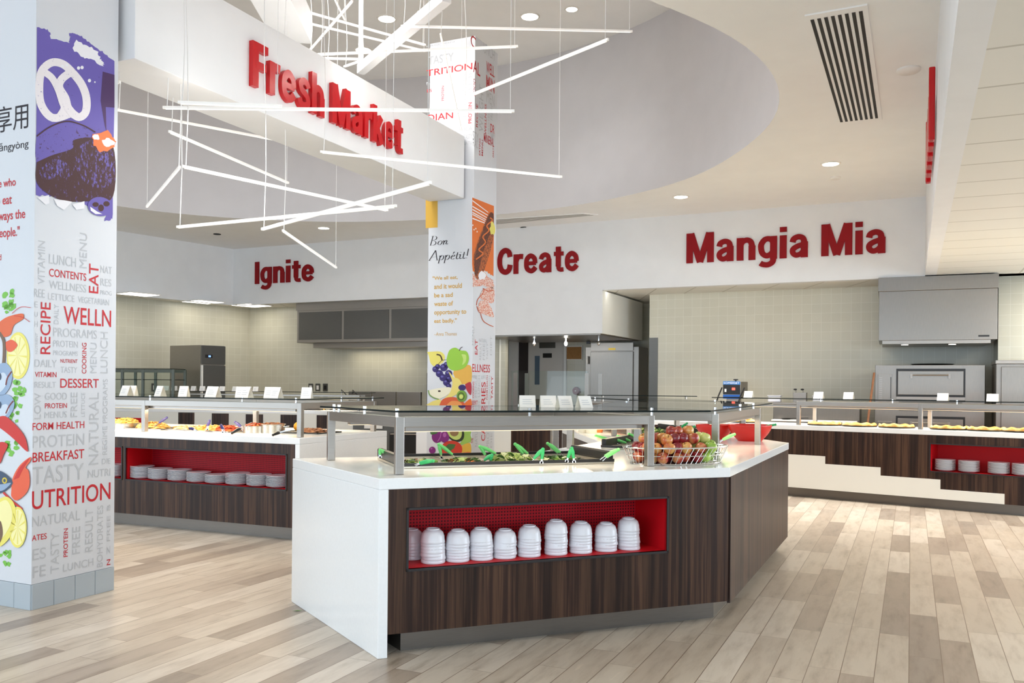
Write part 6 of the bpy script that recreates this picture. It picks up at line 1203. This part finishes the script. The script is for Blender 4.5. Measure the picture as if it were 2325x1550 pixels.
for x0, x1, y0, y1, mt, nm_ in ((1217, 1227, 808, 873, 'dark_glass', 'window_slit'), (1235, 1255, 802, 812, 'black', 'sign_plate'), (1227, 1263, 777, 790, 'steel_dark', 'closer'), (1203, 1278, 905, 930, 'steel', 'kick_plate')):
    mb = MB(); cbox(mb, x0, x1, y0, y1, .05, .06); mb.build(nm_, M[mt], d1)
mb = MB(); cbox(mb, 1158, 1175, 765, 1200, .0, .06); cbox(mb, 1279, 1284, 765, 1200, .0, .05); struct(mb.build('trim_2', M['white_paint']))
a = P_CB.pt(*cbx(1304, 816), .02); t = thing('cork_board', 'small cork board in a white frame on the tiled wall right of the door', 'notice board', a); mb = MB(); cbox(mb, 1286, 1323, 785, 817, .002, .02); mb.build('frame', M['card'], t); mb = MB(); cbox(mb, 1288, 1321, 787.5, 815, .02, .024); mb.build('cork', M['cork'], t)
mb = MB(); cbox(mb, 1132, 1147, 825, 845, .002, .1); o = mb.build('wall_box', M['steel_dark']); tag(o, 'small grey metal box on the tiled wall right of the column', 'box')
a, z_ = cbx(1148, 900); t = P_CB.pt(a, 0, .04); o = MB().tube([(t[0], t[1], .3), (t[0], t[1], 3.05)], .022, 8).build('pipe', M['card'], None); tag(o, 'thin white pipe running up the wall beside the door frame', 'pipe')
M['maroon'] = plain('maroon_disc', rgb(130, 44, 30), .35)
for px, lab in ((1146, 'round maroon disc with pale centre left of the glass screen'), (1310, 'round maroon disc with pale centre below the cork board')):
    p = P_CB.pt(*cbx(px, 887), .05); t = thing('wall_disc', lab, 'disc', p, rzof(P_CB.d)); mb = MB(); m = Matrix.Rotation(PI / 2, 3, 'X'); mb.lathe([(.08, -.04), (.085, 0), (.07, .03), (.03, .045), (1e-4, .046)], 24); mb.rot(m); mb.build('disc', M['maroon'], t, world=False, smooth=True)
    mb = MB(); mb.lathe([(.016, .046), (.014, .05), (1e-4, .052)], 4); mb.rot(m); mb.build('centre', M['card'], t, world=False)
P_FR = Plane(W1L + UA * .95 - W1D * 1.3, W1D); t = thing('refrigerator', 'tall stainless refrigerator under the hood right of the door', 'refrigerator', P_FR.pt(P_FR.px(1330, 900)[0], 0, 0))
mb = MB(); a, zt = P_FR.px(1329, 768); b, _ = P_FR.px(1450, 773); zt = 2.16
def fbox(mb, x0, x1, z0, z1, o0, o1):
    a, _ = P_FR.px(x0, 850); b, _ = P_FR.px(x1, 850); mb.add([P_FR.pt(s, z, o) for o in (o0, o1) for s, z in ((a, z0), (b, z0), (b, z1), (a, z1))], [(3, 2, 1, 0), (4, 5, 6, 7), (0, 1, 5, 4), (1, 2, 6, 5), (2, 3, 7, 6), (3, 0, 4, 7)])
fbox(mb, 1329, 1450, .1, zt, -.6, 0); mb.build('body', M['steel_h'], t, bevel=.005)
z_ = lambda y: P_FR.px(1390, y)[1]
mb = MB(); fbox(mb, 1342, 1438, .16, z_(798), 0, .04); d_ = mb.build('door', M['steel_h'], t, bevel=.006); mb = MB(); fbox(mb, 1334, 1337, z_(826), z_(808), .04, .07); mb.build('handle', M['card'], d_)
mb = MB(); fbox(mb, 1342, 1438, z_(796), z_(778), 0, .025); h_ = mb.build('header', M['steel'], t, bevel=.003); mb = MB(); fbox(mb, 1382, 1398, z_(794.5), z_(790), .025, .03); mb.build('badge', plain('brass_badge', rgb(170, 140, 60), .3, 1), h_)
mb = MB(); fbox(mb, 1332, 1340, z_(780), z_(772), .0, .03); mb.build('thermostat', M['black'], t)
for x in (1334, 1446): mb = MB(); fbox(mb, x - 3, x + 3, 0, .1, -.3, -.1); mb.build('leg', M['black'], t)
# steel corner sheet at the end of the tiled wall
mb = MB(); a, zt = P_W1.px(1480, 745); mb.add([P_W1.pt(s, z, o) for o in (.002, .012) for s, z in ((.0, .0), (.16, .0), (.16, 2.27), (.0, 2.27))], [(3, 2, 1, 0), (4, 5, 6, 7), (0, 1, 5, 4), (1, 2, 6, 5), (2, 3, 7, 6), (3, 0, 4, 7)]); struct(mb.build('trim_3', M['steel_dark']))

# ================================================================== GRILL STATION
u0, _ = P_SOF.px(664, 690); u1, _ = P_SOF.px(1000, 680); nb = np.array([-SD[1], SD[0]]); HA = SL + SD * u0 + nb * .15; hw = u1 - u0
t = thing('grill_hood', 'wide stainless hood with dark square panels below the Ignite letters', 'hood', (HA[0], HA[1], 2.12), rzof(SD))
mb = MB(); mb.box(0, hw, 0, .72, .1, .93); mb.build('hood_body', M['steel'], t, world=False, bevel=.004)
pw = (hw - .1) / 3
for i in range(3):
    mb = MB(); x0 = .05 + i * pw; mb.box(x0, x0 + pw - .06, -.008, 0, .16, .72); mb.build('hood_panel', M['steel_dark'], t, world=False)
mb = MB(); mb.box(.3, hw, .15, .7, 0, .1); mb.build('grease_trough', M['steel'], t, world=False)
mb = MB(); mb.box(-.012, hw + .012, -.02, 0, .76, .92); mb.build('top_band', M['steel'], t, world=False)
l = area('hood_lamp', (1.6, .5, -.03), 1.5, .2, 5, (1, .9, .7), (0, 0, -1)); l.parent = t
# tall refrigerator in the corner
FA = np.array([-5.86, 16.4]); fr_d = azd(34); t = thing('refrigerator', 'tall dark stainless refrigerator in the far left kitchen corner', 'refrigerator', (FA[0], FA[1], 0), rzof(fr_d))
pR = aty(512, 850, 16.75); wf = .54; mb = MB(); dL = .95
mb.box(0, wf, 0, dL, .12, 2.1); mb.build('body', M['steel'], t, world=False, bevel=.006)
mb = MB(); mb.box(.02, wf - .005, -.04, 0, .16, 1.72); d_ = mb.build('door', M['steel_dark'], t, world=False, bevel=.006); mb = MB(); mb.box(0.005, .02, -.05, 0, .16, 1.72); mb.build('door_edge', M['card'], d_, world=False)
mb = MB(); mb.box(.0, wf, -.03, 0, 1.74, 2.09); h_ = mb.build('header', M['steel_dark'], t, world=False, bevel=.004)
mb = MB(); mb.box(.08, .24, -.034, -.03, 1.86, 1.92); q_ = mb.build('display', M['black'], h_, world=False)
mb = MB(); mb.box(.15, .2, -.036, -.034, 1.875, 1.905); o = mb.build('blue_light', emit('blue_display', (.15, .3, 1, 1), 2.5), h_, world=False)
for x, y in ((.05, .06), (wf - .05, .06), (.05, dL - .06), (wf - .05, dL - .06)): mb = MB(); mb.box(x - .03, x + .03, y - .03, y + .03, 0, .12); mb.build('leg', M['black'], t, world=False)
# glass display case at the left end of the grill counter
t = thing('display_case', 'framed glass display case at the left end of the grill counter', 'display case', (GA[0] + 1.0, GA[1], CT)); M['case_frame'] = plain('grey_green_frame', rgb(92, 100, 92), .4)
a, zt = P_GC.px(390, 838); u0, _ = P_GC.px(200, 838); xs_ = [P_GC.px(x, 870)[0] for x in (204, 271, 318, 387)]
z1_ = zt; mid = P_GC.px(300, 862)[1]; P_G2 = Plane(GA + GN * .1, GD)
for x in xs_:
    for o_ in (-.1, -.55): mb = MB(); q = P_GC.pt(x, 0, o_); mb.box(q[0] - .022, q[0] + .022, q[1] - .02, q[1] + .02, CT, z1_); mb.build('post', M['case_frame'], t)
for z in (z1_, mid):
    mb = MB(); mb.prism([P_GC.pt(xs_[0], 0, -.08)[:2], P_GC.pt(xs_[-1], 0, -.08)[:2], P_GC.pt(xs_[-1], 0, -.57)[:2], P_GC.pt(xs_[0], 0, -.57)[:2]], z, z + .012, side_mat=1); mb.build('glass_shelf', [M['glass'], M['glass_edge']], t)
for o_ in (-.1, -.55): mb = MB(); mb.bar(P_GC.pt(xs_[0], z1_ - .03, o_), P_GC.pt(xs_[-1], z1_ - .03, o_), .03, .05); mb.build('rail', M['case_frame'], t)
mb = MB(); mb.add([P_GC.pt(u, z, -.09) for u, z in ((xs_[0], CT), (xs_[-1], CT), (xs_[-1], z1_), (xs_[0], z1_))] + [P_GC.pt(u, z, -.096) for u, z in ((xs_[0], CT), (xs_[-1], CT), (xs_[-1], z1_), (xs_[0], z1_))], [(0, 1, 2, 3), (7, 6, 5, 4)]); mb.build('glass_panel', M['glass'], t)
# dark pans along the grill counter
for k, px in enumerate((345, 372, 397, 421, 446, 470, 510, 560, 610, 640, 690, 720)):
    pl2 = Plane(GA + GN * .35, GD); u, _ = pl2.px(px, 930); p = pl2.pt(u, CT, 0)
    t = thing('serving_pan', 'dark shallow serving pan on the grill counter, %s from the left' % (ORDL + ['twelfth'])[k], 'pan', p, rzof(GD)); mb = MB(); mb.box(-.1, .1, -.14, .14, 0, .006)
    for x0, x1, y0, y1 in ((-.11, .11, -.15, -.14), (-.11, .11, .14, .15), (-.11, -.1, -.15, .15), (.1, .11, -.15, .15)): mb.box(x0, x1, y0, y1, 0, .04)
    mb.build('pan_body', M['pan_black'], t, world=False); mb = MB(); mb.box(-.095, .095, -.135, .135, .006, .026); mb.build('food', list(FM.values())[k % 5], t, world=False)
# wall outlets
for k, (px, lab) in enumerate(((706, 'white wall outlet, leftmost of three on the back tiles'), (722, 'white wall outlet, middle of three on the back tiles'), (739, 'wall outlet with a black plug on the back tiles'), (350, 'wall outlet behind the glass display case'))):
    pl2 = P_TB if px > 600 else P_TL; u, z = pl2.px(px, 879); t = thing('wall_outlet', lab, 'outlet', pl2.pt(u, z, .0)); mb = MB(); w_ = .06
    mb.add([pl2.pt(u + a, z + b, o) for o in (.002, .01) for a, b in ((-w_, -.08), (w_, -.08), (w_, .08), (-w_, .08))], [(3, 2, 1, 0), (4, 5, 6, 7), (0, 1, 5, 4), (1, 2, 6, 5), (2, 3, 7, 6), (3, 0, 4, 7)]); mb.build('plate', M['steel_dark'], t)
    w_ = .03; mb = MB(); mb.add([pl2.pt(u + a, z + b, o) for o in (.01, .016) for a, b in ((-w_, -.05), (w_, -.05), (w_, .04), (-w_, .04))], [(3, 2, 1, 0), (4, 5, 6, 7), (0, 1, 5, 4), (1, 2, 6, 5), (2, 3, 7, 6), (3, 0, 4, 7)]); mb.build('socket', M['black'] if k == 2 else M['card'], t)
# cooking line under the hood
KA = SL + SD * (P_SOF.px(745, 900)[0]) + nb * .05; t = thing('cooking_line', 'stainless fryer line with low back panels under the grill hood', 'fryer', (KA[0], KA[1], 0), rzof(SD)); KW = 1.75
mb = MB(); mb.box(0, KW, 0, .7, .1, .9); mb.build('cabinet', M['steel_dark'], t, world=False, bevel=.005)
for i in range(3): mb = MB(); x0 = .02 + i * KW / 3; mb.box(x0, x0 + KW / 3 - .03, .6, .66, .9, 1.24); mb.build('back_panel', M['steel'], t, world=False, bevel=.004)
for i in range(3): mb = MB(); x0 = .04 + i * KW / 3; mb.box(x0, x0 + KW / 3 - .07, .05, .52, .9, .93); mb.build('fry_tank', M['pan_black'], t, world=False)
for i in range(4): mb = MB(); x0 = .04 + i * KW / 4; mb.box(x0, x0 + KW / 4 - .03, -.02, 0, .18, .84); d_ = mb.build('door', M['steel_dark'], t, world=False); mb = MB(); mb.box(x0 + .1, x0 + .12, -.04, -.02, .68, .8); mb.build('handle', M['black'], d_, world=False)
for k, x in enumerate((.35, .62)):
    q = KA + SD * x + nb * .3; b_ = thing('fry_basket', ('left' if k == 0 else 'right') + ' fry basket with a tall bent handle under the grill hood', 'fry basket', (q[0], q[1], .932), rzof(SD)); mb = MB()
    for zz in (0, .06, .12): mb.tube([(-.09, -.14, zz), (.09, -.14, zz), (.09, .14, zz), (-.09, .14, zz)], .004, 5, True)
    for a_ in np.linspace(-.09, .09, 6): mb.tube([(a_, -.14, .12), (a_, -.14, 0), (a_, .14, 0), (a_, .14, .12)], .002, 4)
    mb.build('wire_body', M['chrome'], b_, world=False); mb = MB(); mb.tube([(0, -.12, .14), (-.05, -.16, .24), (-.14, -.2, .34), (-.14, -.2, .26)], .009, 6); mb.build('handle', M['black'], b_, world=False, smooth=True)
GAa = KA + SD * (KW + .1); t = thing('griddle', 'black flat griddle with tall stainless splash back under the hood', 'griddle', (GAa[0], GAa[1], 0), rzof(SD))
mb = MB(); mb.box(0, 1.3, 0, .7, .12, .88); mb.build('cabinet', M['steel_dark'], t, world=False, bevel=.005); mb = MB(); mb.box(0, 1.3, .02, .6, .88, .93); mb.build('hot_plate', M['pan_black'], t, world=False); mb = MB(); mb.box(.02, 1.3, .62, .68, .88, 1.62); mb.build('splash_back', M['steel_dark'], t, world=False)
mb = MB(); mb.box(.1, 1.2, -.03, 0, .3, .8); d_ = mb.build('oven_door', M['pan_black'], t, world=False, bevel=.006); mb = MB(); mb.tube([(.15, -.07, .76), (1.15, -.07, .76)], .014, 8); mb.build('handle', M['steel'], d_, world=False)
for x in (.06, 1.24): mb = MB(); mb.box(x - .03, x + .03, .05, .65, 0, .12); mb.build('leg', M['black'], t, world=False)
# equipment seen between the islands
QA = np.array([-2.55, 14.0]); t = thing('warming_cabinet', 'black fronted steel warming cabinet seen left of the middle column', 'cabinet', (QA[0], QA[1], 0), rzof(azd(100)))
mb = MB(); mb.box(0, 1.15, 0, .7, .08, .9); mb.build('body', M['steel_dark'], t, world=False, bevel=.005); mb = MB(); mb.box(.06, .56, -.02, 0, .15, .62); d_ = mb.build('door', M['black'], t, world=False); mb = MB(); mb.tube([(.08, -.05, .6), (.54, -.05, .6)], .012, 8); mb.build('handle', M['steel'], d_, world=False)
mb = MB(); mb.box(.62, 1.12, -.02, 0, .15, .62); d_ = mb.build('door', M['black'], t, world=False); mb = MB(); mb.tube([(.64, -.05, .6), (1.1, -.05, .6)], .012, 8); mb.build('handle', M['steel'], d_, world=False)
mb = MB(); mb.box(.2, .5, -.024, -.0, .68, .8); mb.build('notice', M['card'], t, world=False); mb = MB(); mb.box(0, 1.15, .0, .7, 0, .08); mb.build('plinth', M['black'], t, world=False)
a = aty(948, 1000, 12.4); o = MB().box(-.02, .3, 0, .5, 0, .97).build('trim_4', M['white_paint'], None); o.location = (a[0], a[1], 0); struct(o)
# bits on the counter between: condiment bottle and red cloth
pl2 = Plane(GA + GN * .4, GD); u, _ = pl2.px(731, 925); p = pl2.pt(u, CT, 0); t = thing('condiment_tub', 'small tub with red lid at the right end of the grill counter', 'tub', p); mb = MB(); mb.lathe([(1e-4, 0), (.05, 0), (.05, .07)], 18); mb.build('tub_body', plain('mustard_tub', rgb(196, 150, 50), .5), t, world=False, smooth=True); mb = MB(); mb.lathe([(.054, .07), (.054, .13), (1e-4, .13)], 18); mb.build('lid', M['red_paint'], t, world=False)
# fallen leaf on the floor by the salad bar
c = at(675, 1387, 0); o = MB().add([(-.03, -.004, .002), (.0, -.009, .006), (.035, 0, .003), (0, .009, .004), (0, 0, .0015)], [(0, 1, 4), (1, 2, 4), (2, 3, 4), (3, 0, 4)]).build('fallen_leaf', LG[1], None); o.location = (c[0], c[1], 0); tag(o, 'scrap of green leaf on the floor beside the white end panel', 'leaf')
